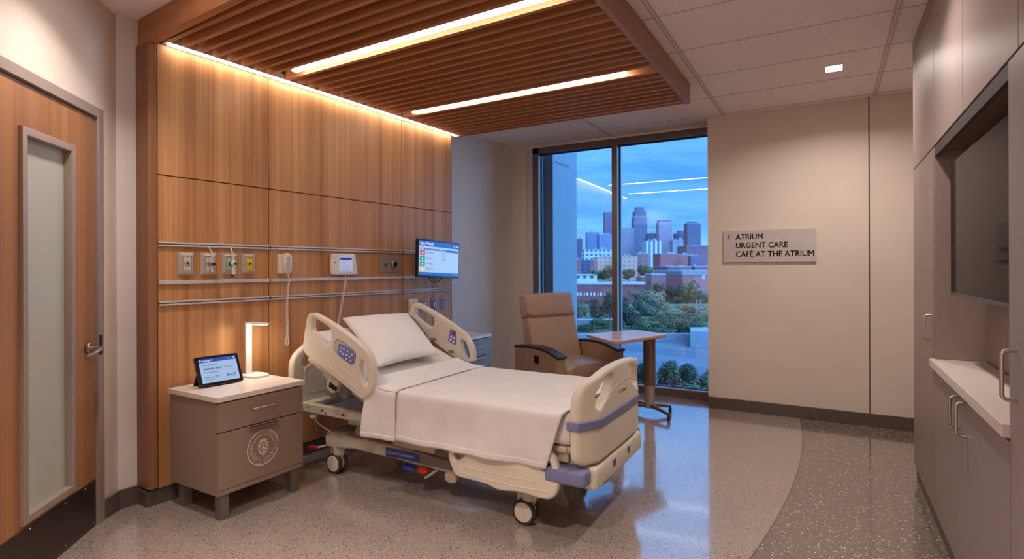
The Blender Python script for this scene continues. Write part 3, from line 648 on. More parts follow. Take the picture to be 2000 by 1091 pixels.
# wall sign
sg = empty('wayfinding_sign', 'pale rectangular direction sign with dark lettering on the back wall', 'sign', (-.478, 5.5, 1.374))
SX0, SX1, SZ0, SZ1 = -.855, -.098, 1.374, 1.661
MB().box(SX0, SX1, 5.478, 5.499, SZ0, SZ1).build('sign_plate', SIGNM, sg, world=True, smooth=0, bevel=.002)
SF = lambda a, b, c: (SX0 + a, 5.4775 - c, SZ0 + b)
for s_, zz_ in (('ATRIUM', .205), ('URGENT CARE', .128), ('CAFÉ AT THE ATRIUM', .048)):
    tm = MB()
    for dx_, dz_ in ((-.0011, 0), (.0011, 0), (0, .0009), (0, -.0009)):
        me_ = bpy.data.meshes.new('t'); q_ = text_mb(s_, .0715, lambda a, b, c, zz_=zz_, dx_=dx_, dz_=dz_: SF(.104 + a * .905 + dx_, zz_ + b + dz_, c)); q_.b.to_mesh(me_); q_.b.free(); tm.mesh(me_); bpy.data.meshes.remove(me_)
    tm.build('lettering', INK, sg, world=True, smooth=0)
ar = MB()
ar.prism([(.034, .2285), (.082, .2285), (.082, .2355), (.034, .2355)], 0, .001, SF)
ar.prism([(.028, .232), (.052, .256), (.060, .256), (.037, .232)], 0, .001, SF).prism([(.028, .232), (.037, .232), (.060, .208), (.052, .208)], 0, .001, SF)
ar.build('arrow', INK, sg, world=True, smooth=0)
# ================================================================== NIGHTSTANDS
def nightstand(name, label, y0, y1, x0, x1, zt, seal=True, rz=0):
    o = empty(name, label, 'nightstand', ((x0 + x1) / 2, (y0 + y1) / 2, 0), rz)
    cx_, cy_ = (x0 + x1) / 2, (y0 + y1) / 2
    a0, a1, b0, b1 = x0 - cx_, x1 - cx_, y0 - cy_, y1 - cy_
    bx = MB().box(a0 + .01, a1 - .022, b0 + .008, b1 - .008, .135, zt - .031).box(a1 - .0225, a1 - .004, b0 + .008, b1 - .008, .135, .160)
    bx.build('body', LAMN, o, smooth=0, bevel=.001)
    MB().box(a0, a1 + .004, b0, b1, zt - .028, zt).build('top', QUARTZ, o, smooth=0, bevel=.002)
    zj = zt - .19
    dr = MB().box(a1 - .021, a1 - .002, b0 + .009, b1 - .009, zj + .003, zt - .036).build('drawer', LAMN, o, smooth=0, bevel=.0015)
    dd = MB().box(a1 - .021, a1 - .002, b0 + .009, b1 - .009, .163, zj - .003).build('door', LAMN, o, smooth=0, bevel=.0015)
    m = MB(); zz = zt - .096; yc = 0
    m.tube([(a1 - .002, -.075, zz), (a1 + .022, -.075, zz), (a1 + .024, -.072, zz), (a1 + .024, .072, zz), (a1 + .022, .075, zz), (a1 - .002, .075, zz)], .004, 10)
    m.build('handle', STEEL, dr)
    MB().prism(rrect(-.088, .088, 0, .034, .01, 3), zj - .013, zj - .007, lambda a, b, c: (a1 - .003 + b, a, c)).prism([(-.088, 0), (.088, 0), (.088, .003), (-.088, .003)], zj - .02, zj - .008, lambda a, b, c: (a1 - .003 + b, a, c)).build('edge_pull', STEEL, dd, smooth=0)
    for sx in (a0 + .05, a1 - .07):
        for sy in (b0 + .03, b1 - .08): MB().box(sx, sx + .05, sy, sy + .05, 0, .136).build('leg', mat('leg_metal', (122, 112, 108), .4, .4, .03, 20), o, smooth=0, bevel=.002)
    return o, dd, a1
ns, nsd, fx = nightstand('nightstand', 'taupe bedside cabinet with round seal, beside the door-side of the bed', 1.752, 2.298, -3.232, -2.762, .655, rz=math.radians(-1.2))
# seal on the door
sl_ = MB(); cyz = (-.004 + .0, .325); SFm = lambda a, b, c: (fx - .0019 + c, -.0 + cyz[0] + a, cyz[1] + b)
def ring(r0, r1, n=56):
    m = MB(); b = m.b; A1 = [b.verts.new(Vector(SFm(r0 * math.cos(2 * PI * k / n), r0 * math.sin(2 * PI * k / n), .0006))) for k in range(n)]
    B1 = [b.verts.new(Vector(SFm(r1 * math.cos(2 * PI * k / n), r1 * math.sin(2 * PI * k / n), .0006))) for k in range(n)]
    for k in range(n): b.faces.new((A1[k], B1[k], B1[(k + 1) % n], A1[(k + 1) % n]))
    return m
R_ = .098
sealm = MB()
def addto(dst, src):
    me = bpy.data.meshes.new('t'); src.b.to_mesh(me); src.b.free(); dst.mesh(me); bpy.data.meshes.remove(me)
addto(sealm, ring(R_ - .0045, R_)); addto(sealm, ring(R_ * .70, R_ * .70 + .0022))
def arc_text(dst, s, r, size, a0, a1, flip=False):
    n = len(s)
    for i, ch in enumerate(s):
        if ch == ' ': continue
        a = a0 + (a1 - a0) * (i + .5) / n; rot = a - PI / 2 if not flip else a + PI / 2
        c_, s2 = math.cos(rot), math.sin(rot)
        addto(dst, text_mb(ch, size, lambda x, y, z: SFm(r * math.cos(a) + x * c_ - (y - size * .35) * s2, r * math.sin(a) + x * s2 + (y - size * .35) * c_, .0006), .0001, 'CENTER', .0002))
arc_text(sealm, 'VNIVERSITATIS AMERICANAE', R_ * .845, .0175, PI * 1.12, -PI * .12)
arc_text(sealm, 'SIGILLVM MEDICINAE', R_ * .845, .0165, PI * 1.18, PI * 1.82, True)
arc_text(sealm, 'SALVS POPVLI', R_ * .58, .013, PI * 1.08, PI * 1.92, True)
sh = [(-.030, .026), (.030, .026), (.030, -.006), (.022, -.028), (0, -.046), (-.022, -.028), (-.030, -.006)]
shi = [(a * .88, b * .88) for a, b in sh]
for i in range(7):
    p, q, r, s = sh[i], sh[(i + 1) % 7], shi[(i + 1) % 7], shi[i]; sealm.quad(SFm(*p, .0006), SFm(*q, .0006), SFm(*r, .0006), SFm(*s, .0006))
def band(p, q, w):
    p, q = Vector((*p, 0)), Vector((*q, 0)); d = (q - p).normalized(); n = Vector((-d.y, d.x, 0)) * w / 2
    sealm.quad(*[SFm(v.x, v.y, .0007) for v in (p - n, q - n, q + n, p + n)])
band((-.026, -.016), (0, .000), .0055); band((0, .0), (.026, -.016), .0055); band((0, 0), (0, .02), .006); band((0, -.01), (0, -.034), .006)
band((-.018, .004), (-.018, .018), .009); band((.018, .004), (.018, .018), .008); band((-.012, -.022), (-.004, -.03), .004); band((.012, -.022), (.004, -.03), .004)
for k in range(7):
    a = math.radians(20 + k * 23.3); band((.008 * math.cos(a), .03 + .006 * math.sin(a)), (.024 * math.cos(a), .032 + .018 * math.sin(a)), .0045)
sealm.build('seal', SEAL, nsd, smooth=0, recalc=False, label='pale round university seal')
fc, fcd, _ = nightstand('nightstand', 'darker taupe cabinet on the window side, behind the raised far rail', 3.95, 4.49, -3.15, -2.79, .708)
# desk lamp
lp = empty('desk_lamp', 'slim white folding desk lamp, lit, on the bedside cabinet', 'lamp', (-3.12, 2.22, .655))
def oval(cx_, cy_, rx, ry, n=36, p=2.6): return [(cx_ + rx * math.copysign(abs(math.cos(2 * PI * k / n)) ** (2 / p), math.cos(2 * PI * k / n)), cy_ + ry * math.copysign(abs(math.sin(2 * PI * k / n)) ** (2 / p), math.sin(2 * PI * k / n))) for k in range(n)]
MB().prism(oval(-3.125, 2.225, .085, .065), .6552, .669, lambda a, b, c: (a, b, c)).build('base', LAMPW, lp, world=True, bevel=.004, bseg=3)
MB().box(-3.175, -3.162, 2.190, 2.232, .666, .985).build('stem', LAMPW, lp, world=True, smooth=0, bevel=.004)
M_DESK = emis('desk_lamp_panel', (1, .86, .70), E_DESK, False)
MB().box(-3.178, -3.0, 2.188, 2.236, .984, .993).build('arm', LAMPW, lp, world=True, smooth=0, bevel=.003)
MB().box(-3.155, -3.01, 2.193, 2.231, .9820, .9838).build('light_panel', M_DESK, lp, world=True, smooth=0)
# tablet in folding case
tb = empty('tablet', 'tablet in a black folding case showing a pale blue screen', 'tablet', (-3.02, 1.98, .656))
TA = Vector((-3.055, 1.832, .663)); TB_ = Vector((-3.030, 2.083, .663)); tu = (TB_ - TA).normalized()
lean = math.radians(24); tn0 = Vector((tu.y, -tu.x, 0)); tv = (Vector((0, 0, 1)) * math.cos(lean) - tn0 * math.sin(lean)).normalized(); tn = tu.cross(tv)
if tn.dot(tn0) < 0: tn = -tn
TFm = lambda a, b, c: TA + tu * a + tv * b + tn * c
tw, thh = .252, .176
MB().prism(rrect(0, tw, 0, thh, .01), -.012, 0, TFm).build('case', mat('case_black', (38, 30, 32), .6, 0, .05, 40), tb, world=True, bevel=.002)
bk = TFm(0, thh * .55, -.012)
fp = [Vector((TFm(.015, thh * .6, -.012))), Vector(TFm(tw - .015, thh * .6, -.012))]
fb = [fp[0] - tn0 * .055, fp[1] - tn0 * .055]
for q in fb: q.z = .6562
MB().quad(fp[0], fp[1], fb[1], fb[0]).build('stand_flap', mat('case_black', (38, 30, 32)), tb, world=True, smooth=0, solid=.004)
MB().prism(rrect(.005, tw - .005, .005, thh - .005, .008), 0, .0012, TFm).build('glass', mat('tablet_glass', (14, 14, 20), .12), tb, world=True)
sx0, sx1, sz0, sz1 = .019, tw - .019, .018, thh - .016
tscr = MB().prism([(sx0, sz0), (sx1, sz0), (sx1, sz1), (sx0, sz1)], .0012, .0018, TFm).build('screen', emis('tablet_screen', (166, 196, 236), .85), tb, world=True, smooth=0)
MB().prism([(sx0, sz1 - .022), (sx1, sz1 - .022), (sx1, sz1), (sx0, sz1)], .0018, .0022, TFm).build('header_bar', emis('header_blue', (20, 70, 170), .9), tscr, world=True, smooth=0)
TXT = emis('screen_text_dark', (40, 50, 90), .5); TXTW = emis('screen_text_white', (226, 236, 250), .9)
def ttext(s, x, z, size, m=TXT, bold=0): text_mb(s, size, lambda a, b, c: TFm(x + a, z + b, .0024 + c), .0001, 'LEFT', bold).build('screen_text', m, tscr, world=True, smooth=0)
ttext('Internal', sx0 + .018, sz1 - .017, .015, TXTW, .0003); ttext('Info', sx1 - .052, sz1 - .015, .009, TXTW)
m = MB(); m.cyl(TFm(sx0 + .009, sz1 - .011, .0022), TFm(sx0 + .009, sz1 - .011, .0025), .005, 14).cyl(TFm(sx0 + .074, sz1 - .011, .0022), TFm(sx0 + .074, sz1 - .011, .0025), .004, 14).cyl(TFm(sx1 - .012, sz1 - .011, .0022), TFm(sx1 - .012, sz1 - .011, .0025), .004, 14)
m.build('header_icon', TXTW, tscr, world=True)
ttext('Interoperations', sx0 + .018, sz1 - .042, .0125); ttext('Attempt Eiton', sx0 + .018, sz1 - .066, .018, TXT, .0004); ttext('Today City', sx0 + .135, sz1 - .064, .011)
ttext('Treatmentareas', sx0 + .018, sz1 - .086, .0125); ttext('Reserved 708', sx0 + .018, sz1 - .114, .014); ttext('sector of agent', sx0 + .018, sz1 - .126, .009); ttext('BioCF', sx0 + .143, sz1 - .118, .020, TXT, .0004); ttext('- - -', sx0 + .195, sz1 - .114, .01)
# ================================================================== BEDSIDE MONITOR (wall arm)
v = empty('wall_monitor', 'black monitor with blue and white screen on a wall arm', 'monitor', (-3.0, 3.9, 1.25))
MC = Vector((-2.95, 3.897, 1.402)); rr = math.radians(2.2)
mu_ = Vector((0, math.cos(rr), -math.sin(rr))); mv_ = Vector((0, math.sin(rr), math.cos(rr))); mn_ = Vector((1, 0, 0))
MF = lambda a, b, c: MC + mu_ * a + mv_ * b + mn_ * c
mw, mh = .588, .322
plate([rrect(-mw / 2, mw / 2, -mh / 2, mh / 2, .006, 2)], .03, .004, lambda a, b, c: MF(a, b, c - .016)).build('casing', DARK, v, world=True, smooth=30)
ms = MB().prism([(-mw / 2 + .012, -mh / 2 + .02), (mw / 2 - .012, -mh / 2 + .02), (mw / 2 - .012, mh / 2 - .012), (-mw / 2 + .012, mh / 2 - .012)], -.001, .0006, MF).build('screen', emis('monitor_screen', (172, 200, 240), .88), v, world=True, smooth=0)
HB = emis('monitor_blue', (14, 74, 180), .95)
l_, r_, t_, b_ = -mw / 2 + .012, mw / 2 - .012, mh / 2 - .012, -mh / 2 + .02
def mrect(x0, x1, z0, z1, m, name='screen_block'): MB().prism([(x0, z0), (x1, z0), (x1, z1), (x0, z1)], .0006, .0010, MF).build(name, m, ms, world=True, smooth=0)
mrect(l_, r_, t_ - .045, t_, HB, 'header_bar'); mrect(l_, r_, b_, b_ + .026, HB, 'footer_bar')
mrect(l_ + .01, l_ + .29, t_ - .078, t_ - .062, emis('mon_grey', (110, 124, 168), .8)); mrect(l_ + .305, r_ - .01, t_ - .082, t_ - .062, emis('mon_mid', (50, 92, 176), .9))
for k, c in enumerate(((198, 50, 62), (10, 150, 104), (10, 150, 104), (232, 196, 120))):
    z1 = t_ - .084 - k * .046; mrect(l_ + .01, l_ + .078, z1 - .040, z1, emis('mon_tile%d' % min(k, 3), c, .9), 'status_tile')
    m = MB().cyl(MF(l_ + .044, z1 - .02, .001), MF(l_ + .044, z1 - .02, .0013), .009, 12).build('status_icon', TXTW, ms, world=True)
def mtext(s, x, z, size, m=TXT, bold=0): text_mb(s, size, lambda a, b, c: MF(x + a, z + b, .0014 + c), .0001, 'LEFT', bold).build('screen_text', m, ms, world=True, smooth=0)
mtext('Entry Thrust', l_ + .012, t_ - .033, .034, TXTW, .0008); mtext('BL 16:08', r_ - .078, t_ - .031, .020, TXTW, .0004)
for k, s_ in enumerate(('Assessment', 'At Station', 'Discharged', 'Consultation')): mtext(s_, l_ + .09, t_ - .103 - k * .046, .021)
mtext('Patients', l_ + .016, t_ - .075, .014, TXTW); mtext('Schedules', l_ + .31, t_ - .077, .014, TXTW)
for k, s_ in enumerate(('Overview', 'Transfer', 'Surgery', 'Monitor')): mtext(s_, l_ + .312, t_ - .10 - k * .019, .017)
mtext('Online 360', r_ - .075, b_ + .009, .013, TXTW)
MB().box(-3.03, -2.98, 3.84, 3.96, 1.34, 1.46).tube([(-3.0, 3.9, 1.40), (-3.12, 3.98, 1.40), (-3.165, 4.0, 1.40)], .018, 12).build('wall_arm', DARK, v, world=True)
MB().tube(cm([(-3.0, 3.80, 1.27), (-3.0, 3.82, 1.23), (-3.0, 3.87, 1.205), (-3.0, 3.93, 1.205), (-3.0, 3.98, 1.235), (-3.0, 4.0, 1.27)], 5, False), .004, 8).tube(cm([(-3.01, 3.87, 1.27), (-3.01, 3.9, 1.24), (-3.01, 3.91, 1.20)], 5, False), .003, 8).build('cable', RUBB, v, world=True)
# ================================================================== HOSPITAL BED
BED = empty('hospital_bed', 'cream adjustable hospital bed with raised head section and rails', 'bed', (-2.05, 2.85, 0))
B = lambda m, name, mt, **k: m.build(name, mt, k.pop('parent', BED), world=True, **k)
XZ = lambda y: (lambda a, b, c: (a, y + c, b))
def pxpoly(pts, ox, oy, sc_, yplane):
    out = []
    for X, Y in pts:
        p = at(ox + X / sc_, oy + Y / sc_, 'y', yplane); out.append((p.x, p.z))
    return out
YN, YM0, YM1, YFAR = 2.385, 2.44, 3.31, 3.35
# head-end near rail
out1 = pxpoly([(198, 410), (204, 340), (218, 225), (238, 105), (262, 66), (300, 55), (345, 72), (450, 130), (600, 228), (780, 362), (880, 465), (925, 545), (948, 640), (954, 740), (948, 830), (920, 905), (880, 950), (835, 975), (795, 955), (700, 880), (560, 768), (400, 640), (225, 495)], 560, 600, 5.455, YN)
h1 = pxpoly([(297, 112), (325, 112), (400, 158), (470, 205), (492, 250), (496, 330), (482, 385), (452, 402), (425, 390), (385, 335), (340, 282), (300, 245), (290, 190)], 560, 600, 5.455, YN)
h2 = pxpoly([(828, 560), (850, 590), (875, 650), (887, 730), (886, 805), (870, 830), (845, 800), (820, 740), (805, 660), (808, 590)], 560, 600, 5.455, YN)
B(plate([cm(out1, 5), cm(h1, 5), cm(h2, 5)], .044, .012, XZ(YN), 4), 'side_rail', BEDP)
rl = [o for o in bpy.data.objects if o.name.startswith('side_rail')][0]
yp = YN - .0235
kp = pxpoly([(500, 430), (508, 375), (530, 338), (560, 345), (640, 395), (715, 462), (733, 495), (732, 550), (715, 595), (690, 606), (665, 595), (560, 515), (508, 465)], 560, 600, 5.455, yp)
kpi = [(a + (sum(p[0] for p in kp) / len(kp) - a) * .045, b + (sum(p[1] for p in kp) / len(kp) - b) * .06) for a, b in kp]
B(plate([cm(kp, 4)], .002, .0003, XZ(yp + .0003)), 'keypad_outline', KEYO, parent=rl)
B(plate([cm(kpi, 4)], .002, .0003, XZ(yp - .0006)), 'keypad_base', BEDM, parent=rl)
kb = pxpoly([(552, 400), (575, 388), (640, 415), (710, 470), (724, 500), (722, 548), (708, 588), (688, 598), (665, 586), (570, 518), (545, 480)], 560, 600, 5.455, yp)
B(plate([cm(kb, 4)], .002, .0003, XZ(yp - .0014)), 'keypad', KEYB, parent=rl, label='blue control keypad')
m = MB()
for X, Y in ((612, 440), (650, 466), (600, 495), (640, 505), (672, 522), (698, 500), (640, 545), (684, 570), (585, 430), (575, 468)):
    p = at(560 + X / 5.455, 600 + Y / 5.455, 'y', yp); m.cyl((p.x, yp - .0022, p.z), (p.x, yp - .0032, p.z), .0065, 10)
B(m, 'keys', KEYL, parent=rl)
m = MB()
gp = pxpoly([(262, 405), (740, 765), (765, 868), (740, 862), (260, 470), (245, 425)], 560, 600, 5.455, yp)
gp = cm(gp, 5); m.tube([(a, yp + .001, b) for a, b in gp], .0028, 6, closed=True); B(m, 'moulded_groove', BEDP, parent=rl)
# far head rail
ox, oy, s_ = 780, 560, 6.42
out2 = pxpoly([(140, 330), (160, 270), (178, 222), (215, 202), (265, 208), (420, 290), (600, 400), (740, 500), (840, 580), (905, 680), (945, 780), (955, 880), (945, 935), (880, 935), (720, 900), (600, 810), (400, 640), (240, 440), (170, 370)], ox, oy, s_, YFAR)
h3 = pxpoly([(215, 275), (235, 262), (330, 300), (430, 365), (458, 410), (450, 470), (420, 500), (370, 480), (290, 420), (235, 375), (215, 330)], ox, oy, s_, YFAR)
h4 = pxpoly([(790, 670), (815, 662), (850, 700), (880, 770), (895, 850), (885, 905), (865, 905), (830, 850), (800, 760)], ox, oy, s_, YFAR)
r2 = B(plate([cm(out2, 5), cm(h3, 5), cm(h4, 5)], .044, .012, XZ(YFAR), 4), 'side_rail', BEDP)
yq = YFAR - .0235
cp = at(780 + 535 / s_, 560 + 545 / s_, 'y', yq)
B(MB().tube([(cp.x + .052 * math.cos(2 * PI * k / 40), yq + .001, cp.z + .062 * math.sin(2 * PI * k / 40)) for k in range(40)], .004, 6, closed=True), 'speaker_ring', BEDP, parent=r2)
kq = pxpoly([(640, 522), (715, 560), (715, 720), (695, 728), (610, 675), (625, 610)], ox, oy, s_, yq)
B(plate([kq], .002, .0003, XZ(yq)), 'keypad', KEYB, parent=r2, label='blue control keypad')
m = MB()
for X, Y in ((652, 625), (688, 640), (645, 660), (680, 688)):
    p = at(ox + X / s_, oy + Y / s_, 'y', yq); m.cyl((p.x, yq - .001, p.z), (p.x, yq - .0025, p.z), .010, 10)
B(m, 'keys', KEYL, parent=r2)
p = at(ox + 683 / s_, oy + 585 / s_, 'y', yq); B(MB().cyl((p.x, yq - .001, p.z), (p.x, yq - .003, p.z), .012, 12), 'red_key', mat('key_red', (130, 30, 50), .4), parent=r2)
for X, Y in ((425, 655), (650, 810)):
    p = at(ox + X / s_, oy + Y / s_, 'y', yq); B(MB().box(p.x - .022, p.x + .022, yq - .006, yq + .002, p.z - .008, p.z + .008, bev=.002), 'latch', BEDG, parent=r2)
# lowered foot-end near rail
YL = 2.425
out3 = pxpoly([(118, 110), (112, 170), (128, 240), (155, 310), (190, 385), (235, 420), (400, 462), (560, 508), (660, 558), (740, 582), (850, 590), (1000, 612), (1130, 655), (1240, 680), (1310, 682), (1370, 645), (1405, 570), (1424, 450), (1420, 340), (1392, 240), (1350, 160), (1290, 100), (1150, 60), (800, -20), (300, -80), (180, -20)], 860, 860, 6.06, YL)
h5 = pxpoly([(182, 110), (186, 180), (205, 212), (235, 215), (270, 195), (310, 145), (330, 100), (250, 60)], 860, 860, 6.06, YL)
h6 = pxpoly([(1255, 190), (1290, 215), (1325, 300), (1322, 345), (1290, 362), (1245, 345), (1225, 300), (1230, 220)], 860, 860, 6.06, YL)
r3 = B(plate([cm(out3, 5), cm(h5, 4), cm(h6, 4)], .04, .014, XZ(YL), 4), 'side_rail', BEDP)
yp = YL - .0205
for pts in ([(290, 312), (500, 360), (800, 425), (1180, 495), (1265, 605), (900, 545), (600, 470), (250, 372)],):
    gq = pxpoly(pts, 860, 860, 6.06, yp); m = MB()
    for a, b in zip(gq, gq[1:] + gq[:1]): m.tube([(a[0], yp + .001, a[1]), (b[0], yp + .001, b[1])], .0025, 6)
    B(m, 'moulded_groove', BEDP, parent=r3)
# far lowered rail (only its edge can be seen from other places)
B(plate([cm([(a + .1, b) for a, b in out3], 5)], .04, .014, XZ(3.31), 3), 'side_rail', BEDP)
# mattress: flat part and raised back
def mtop(x):
    if x > -2.2: return .622
    t = min(1, (-2.2 - x) / .08); return .622 + (-2.2 - x) * .425 - .017 * t * 1.0
prof = [(x, mtop(x)) for x in (-1.065, -1.2, -1.5, -1.9, -2.1, -2.2, -2.24, -2.3, -2.5, -2.75, -2.945)]
bot = [(x - .03 * (1 if x < -2.3 else 0), mtop(x) - (.122 if x < -2.25 else .155)) for x in (-2.945, -2.75, -2.5, -2.3, -2.2, -2.1, -1.9, -1.5, -1.2, -1.065)]
B(MB().prism(prof + bot, YM0, YM1, lambda a, b, c: (a, c, b)), 'mattress', LINEN, bevel=.035, bseg=4, label='mattress in a white fitted sheet')
# deck frame under mattress
dz = lambda x: mtop(x) - .175
B(MB().prism([(-1.10, .462), (-2.22, .462), (-2.22, .43), (-1.10, .43)], YM0 + .01, YM1 - .01, lambda a, b, c: (a, c, b)), 'seat_deck', BEDM, bevel=.008)
B(MB().prism([(-2.2, .462), (-2.3, .522), (-2.92, .782), (-2.94, .755), (-2.3, .490), (-2.2, .430)], YM0 + .03, YM1 - .03, lambda a, b, c: (a, c, b)), 'back_deck', BEDM, bevel=.008)
for y in (YM0 + .02, YM1 - .05):
    B(MB().prism([(-2.12, .43), (-2.80, .715), (-2.82, .68), (-2.14, .39)], y, y + .03, lambda a, b, c: (a, c, b)), 'deck_rail', BEDM, bevel=.006)
# rail mounting mechanism (near head rail)
B(MB().box(-2.70, -2.60, 2.40, 2.46, .54, .68, bev=.012, M=Matrix.Translation((-2.65, 0, .6)) @ Matrix.Rotation(math.radians(26), 4, 'Y') @ Matrix.Translation((2.65, 0, -.6))), 'rail_mount', BEDG)
q = [at(640, 740, 'y', 2.40), at(652, 765, 'y', 2.40)]
mt_ = pxpoly([(455, 700), (565, 790), (530, 905), (490, 915), (430, 855), (440, 790)], 560, 600, 5.455, 2.40)
B(plate([mt_], .05, .006, XZ(2.415)), 'latch_housing', BEDM)
mt2 = pxpoly([(452, 795), (530, 855), (518, 895), (440, 845)], 560, 600, 5.455, 2.38)
B(plate([mt2], .006, .001, XZ(2.386)), 'latch_button', DARK)
mt3 = pxpoly([(240, 530), (400, 640), (460, 690), (450, 780), (400, 740), (385, 690), (225, 560)], 560, 600, 5.455, 2.43)
B(plate([mt3], .05, .006, XZ(2.45)), 'pivot_arm', BEDM)
mt4 = pxpoly([(565, 790), (650, 850), (655, 950), (620, 985), (560, 940)], 560, 600, 5.455, 2.43)
B(plate([mt4], .06, .008, XZ(2.45)), 'rail_bracket', BEDG)
# headboard
HX = -3.085
def board(yc, hw_, z0, z1, arch, n=14):
    pts = [(yc - hw_, z0), (yc - hw_, z1 - .13), (yc - hw_ + .015, z1 - .07), (yc - hw_ + .06, z1 - .02), (yc - hw_ * .6, z1 + arch * .5), (yc, z1 + arch), (yc + hw_ * .6, z1 + arch * .5), (yc + hw_ - .06, z1 - .02), (yc + hw_ - .015, z1 - .07), (yc + hw_, z1 - .13), (yc + hw_, z0)]
    return pts
hb = board(2.87, .42, .33, .80, .06)
hs = [(hb[0][0], hb[0][1])] + cm(hb[1:-1], 5, False) + [hb[-1]]
holeL = cm([(2.545, .68), (2.54, .715), (2.57, .75), (2.65, .785), (2.68, .77), (2.67, .735), (2.62, .69), (2.575, .665)], 4)
holeR = [(5.74 - a, b) for a, b in holeL]
hbo = B(plate([hs, holeL, holeR], .05, .018, lambda a, b, c: (HX + c, a, b), 4), 'headboard', BEDP)
m = MB(); m.tube([(HX + .026, a, b) for a, b in cm([(2.56, .66), (2.555, .56), (2.575, .50), (2.64, .488), (2.87, .488), (3.1, .488), (3.165, .50), (3.185, .56), (3.18, .66), (3.0, .70), (2.87, .71), (2.7, .70)], 5)], .003, 6, closed=True)
B(m, 'moulded_groove', BEDP, parent=hbo)
# footboard: bowed in plan
FX = -1.005; FY = 2.835
def FBF(a, b, c):
    t = (a - FY) / .43; x = -.968 - .062 * max(0, abs(t) - .72) / .28 - .006 * t * t
    return (x - .014 + c, a, b)
fb_ = board(FY, .425, .385, .80, .03)
fs = [(FY - .425, .45), (FY - .4215, .425), (FY - .4104, .4035), (FY - .393, .391), (FY - .37, .387)] + [(FY - .30 + .6 * k / 8, .387) for k in range(9)] + [(FY + .37, .387), (FY + .393, .391), (FY + .4104, .4035), (FY + .4215, .425), (FY + .425, .45)]
top = cm(fb_[1:-1], 3, False)[::-1]
fh1 = cm([(2.515, .655), (2.508, .70), (2.53, .74), (2.59, .768), (2.67, .784), (2.70, .772), (2.688, .74), (2.655, .705), (2.60, .672), (2.55, .645)], 4)
fh2 = [(2 * FY - a, b) for a, b in fh1]
fb2 = plate([fs + top, fh1, fh2], .052, .018, lambda a, b, c: (a, b, c), 4)
bmesh.ops.triangulate(fb2.b, faces=[f for f in fb2.b.faces if len(f.verts) > 4])
for k in range(1, 14):
    yy_ = FY - .425 + .85 * k / 14
    bmesh.ops.bisect_plane(fb2.b, geom=fb2.b.verts[:] + fb2.b.edges[:] + fb2.b.faces[:], plane_co=(yy_, 0, 0), plane_no=(1, 0, 0))
for v_ in fb2.b.verts: v_.co = Vector(FBF(*v_.co))
fbo = B(fb2, 'footboard', BEDP, smooth=40)
def strip(y0, y1, z0, z1, off, t, n=20):
    m = MB(); b = m.b; R4 = []
    for k in range(n + 1):
        y = y0 + (y1 - y0) * k / n; R4.append([b.verts.new(Vector(FBF(y, z, c))) for z, c in ((z0, off), (z0, off + t), (z1, off + t), (z1, off))])
    for k in range(n):
        for i in range(4): b.faces.new((R4[k][i], R4[k][(i + 1) % 4], R4[k + 1][(i + 1) % 4], R4[k + 1][i]))
    b.faces.new(R4[0]); b.faces.new(R4[-1][::-1]); return m
bp = strip(FY - .435, FY + .435, .556, .600, -.028, .062)
B(bp, 'bumper_strip', BUMP, parent=fbo, bevel=.006, label='blue-grey bumper band')
text_mb('M  Stelland', .026, lambda a, b, c: (FBF(2.80, 0, 0)[0] + .0268 + c, 2.80 + a, .668 + b), .0003, 'LEFT', .0004).build('maker_lettering', mat('maker_grey', (150, 120, 120), .5), fbo, world=True, smooth=0)
m = MB(); m.tube([Vector(FBF(a, b, .0255)) for a, b in cm([(2.60, .66), (2.68, .70), (2.80, .725), (2.95, .725), (3.05, .70), (3.15, .66)], 5, False)], .0025, 6)
B(m, 'moulded_groove', BEDP, parent=fbo)
# foot section housing with sockets and purple bumpers
B(MB().box(-1.06, -.955, 2.475, 3.20, .265, .375, bev=.02, seg=3), 'foot_housing', BEDP)
for y in (2.70, 2.93): B(MB().box(-.956, -.9535, y, y + .045, .315, .35, bev=.0008), 'socket', LABELB)
B(MB().box(-.956, -.9545, 2.56, 2.66, .272, .280), 'maker_label', BEDG, smooth=0)
for s0, y in ((0, 2.40), (1, 3.19)):
    B(MB().box(-1.20, -.985, y, y + .085, .295, .372, bev=.018, seg=3), 'corner_bumper', BUMP, label='blue-grey corner bumper')
B(MB().box(-1.16, -1.02, 2.46, 3.22, .43, .465, bev=.01).box(-1.13, -1.05, 2.50, 2.58, .37, .44), 'foot_crossbar', BEDM)
# upper frame
for y in (2.47, 3.19):
    B(MB().prism([(-3.0, .455), (-1.1, .44), (-1.1, .38), (-3.0, .395)], y, y + .04, lambda a, b, c: (a, c, b)), 'frame_rail', BEDM, bevel=.006)
ss = MB()
for x, z in ((-2.93, .43), (-2.80, .425), (-2.77, .41), (-2.62, .42), (-2.60, .417)): ss.cyl((x, 2.466, z), (x, 2.471, z), .007 if x in (-2.80, -2.62) else .004, 10)
B(ss, 'bolt_hole', DARK)
B(MB().box(-3.06, -2.98, 2.42, 3.28, .375, .44, bev=.012), 'head_crossbar', BEDM)
for y in (2.40, 3.24): B(MB().box(-3.07, -3.0, y, y + .06, .36, .45, bev=.012), 'corner_bumper', BUMP, label='blue-grey corner bumper')
B(MB().box(-2.95, -2.3, 2.55, 3.15, .37, .40), 'actuator_tray', BEDG, smooth=0)
B(MB().box(-2.55, -2.44, 2.445, 2.465, .375, .40, bev=.004), 'hand_grip', BEDG)
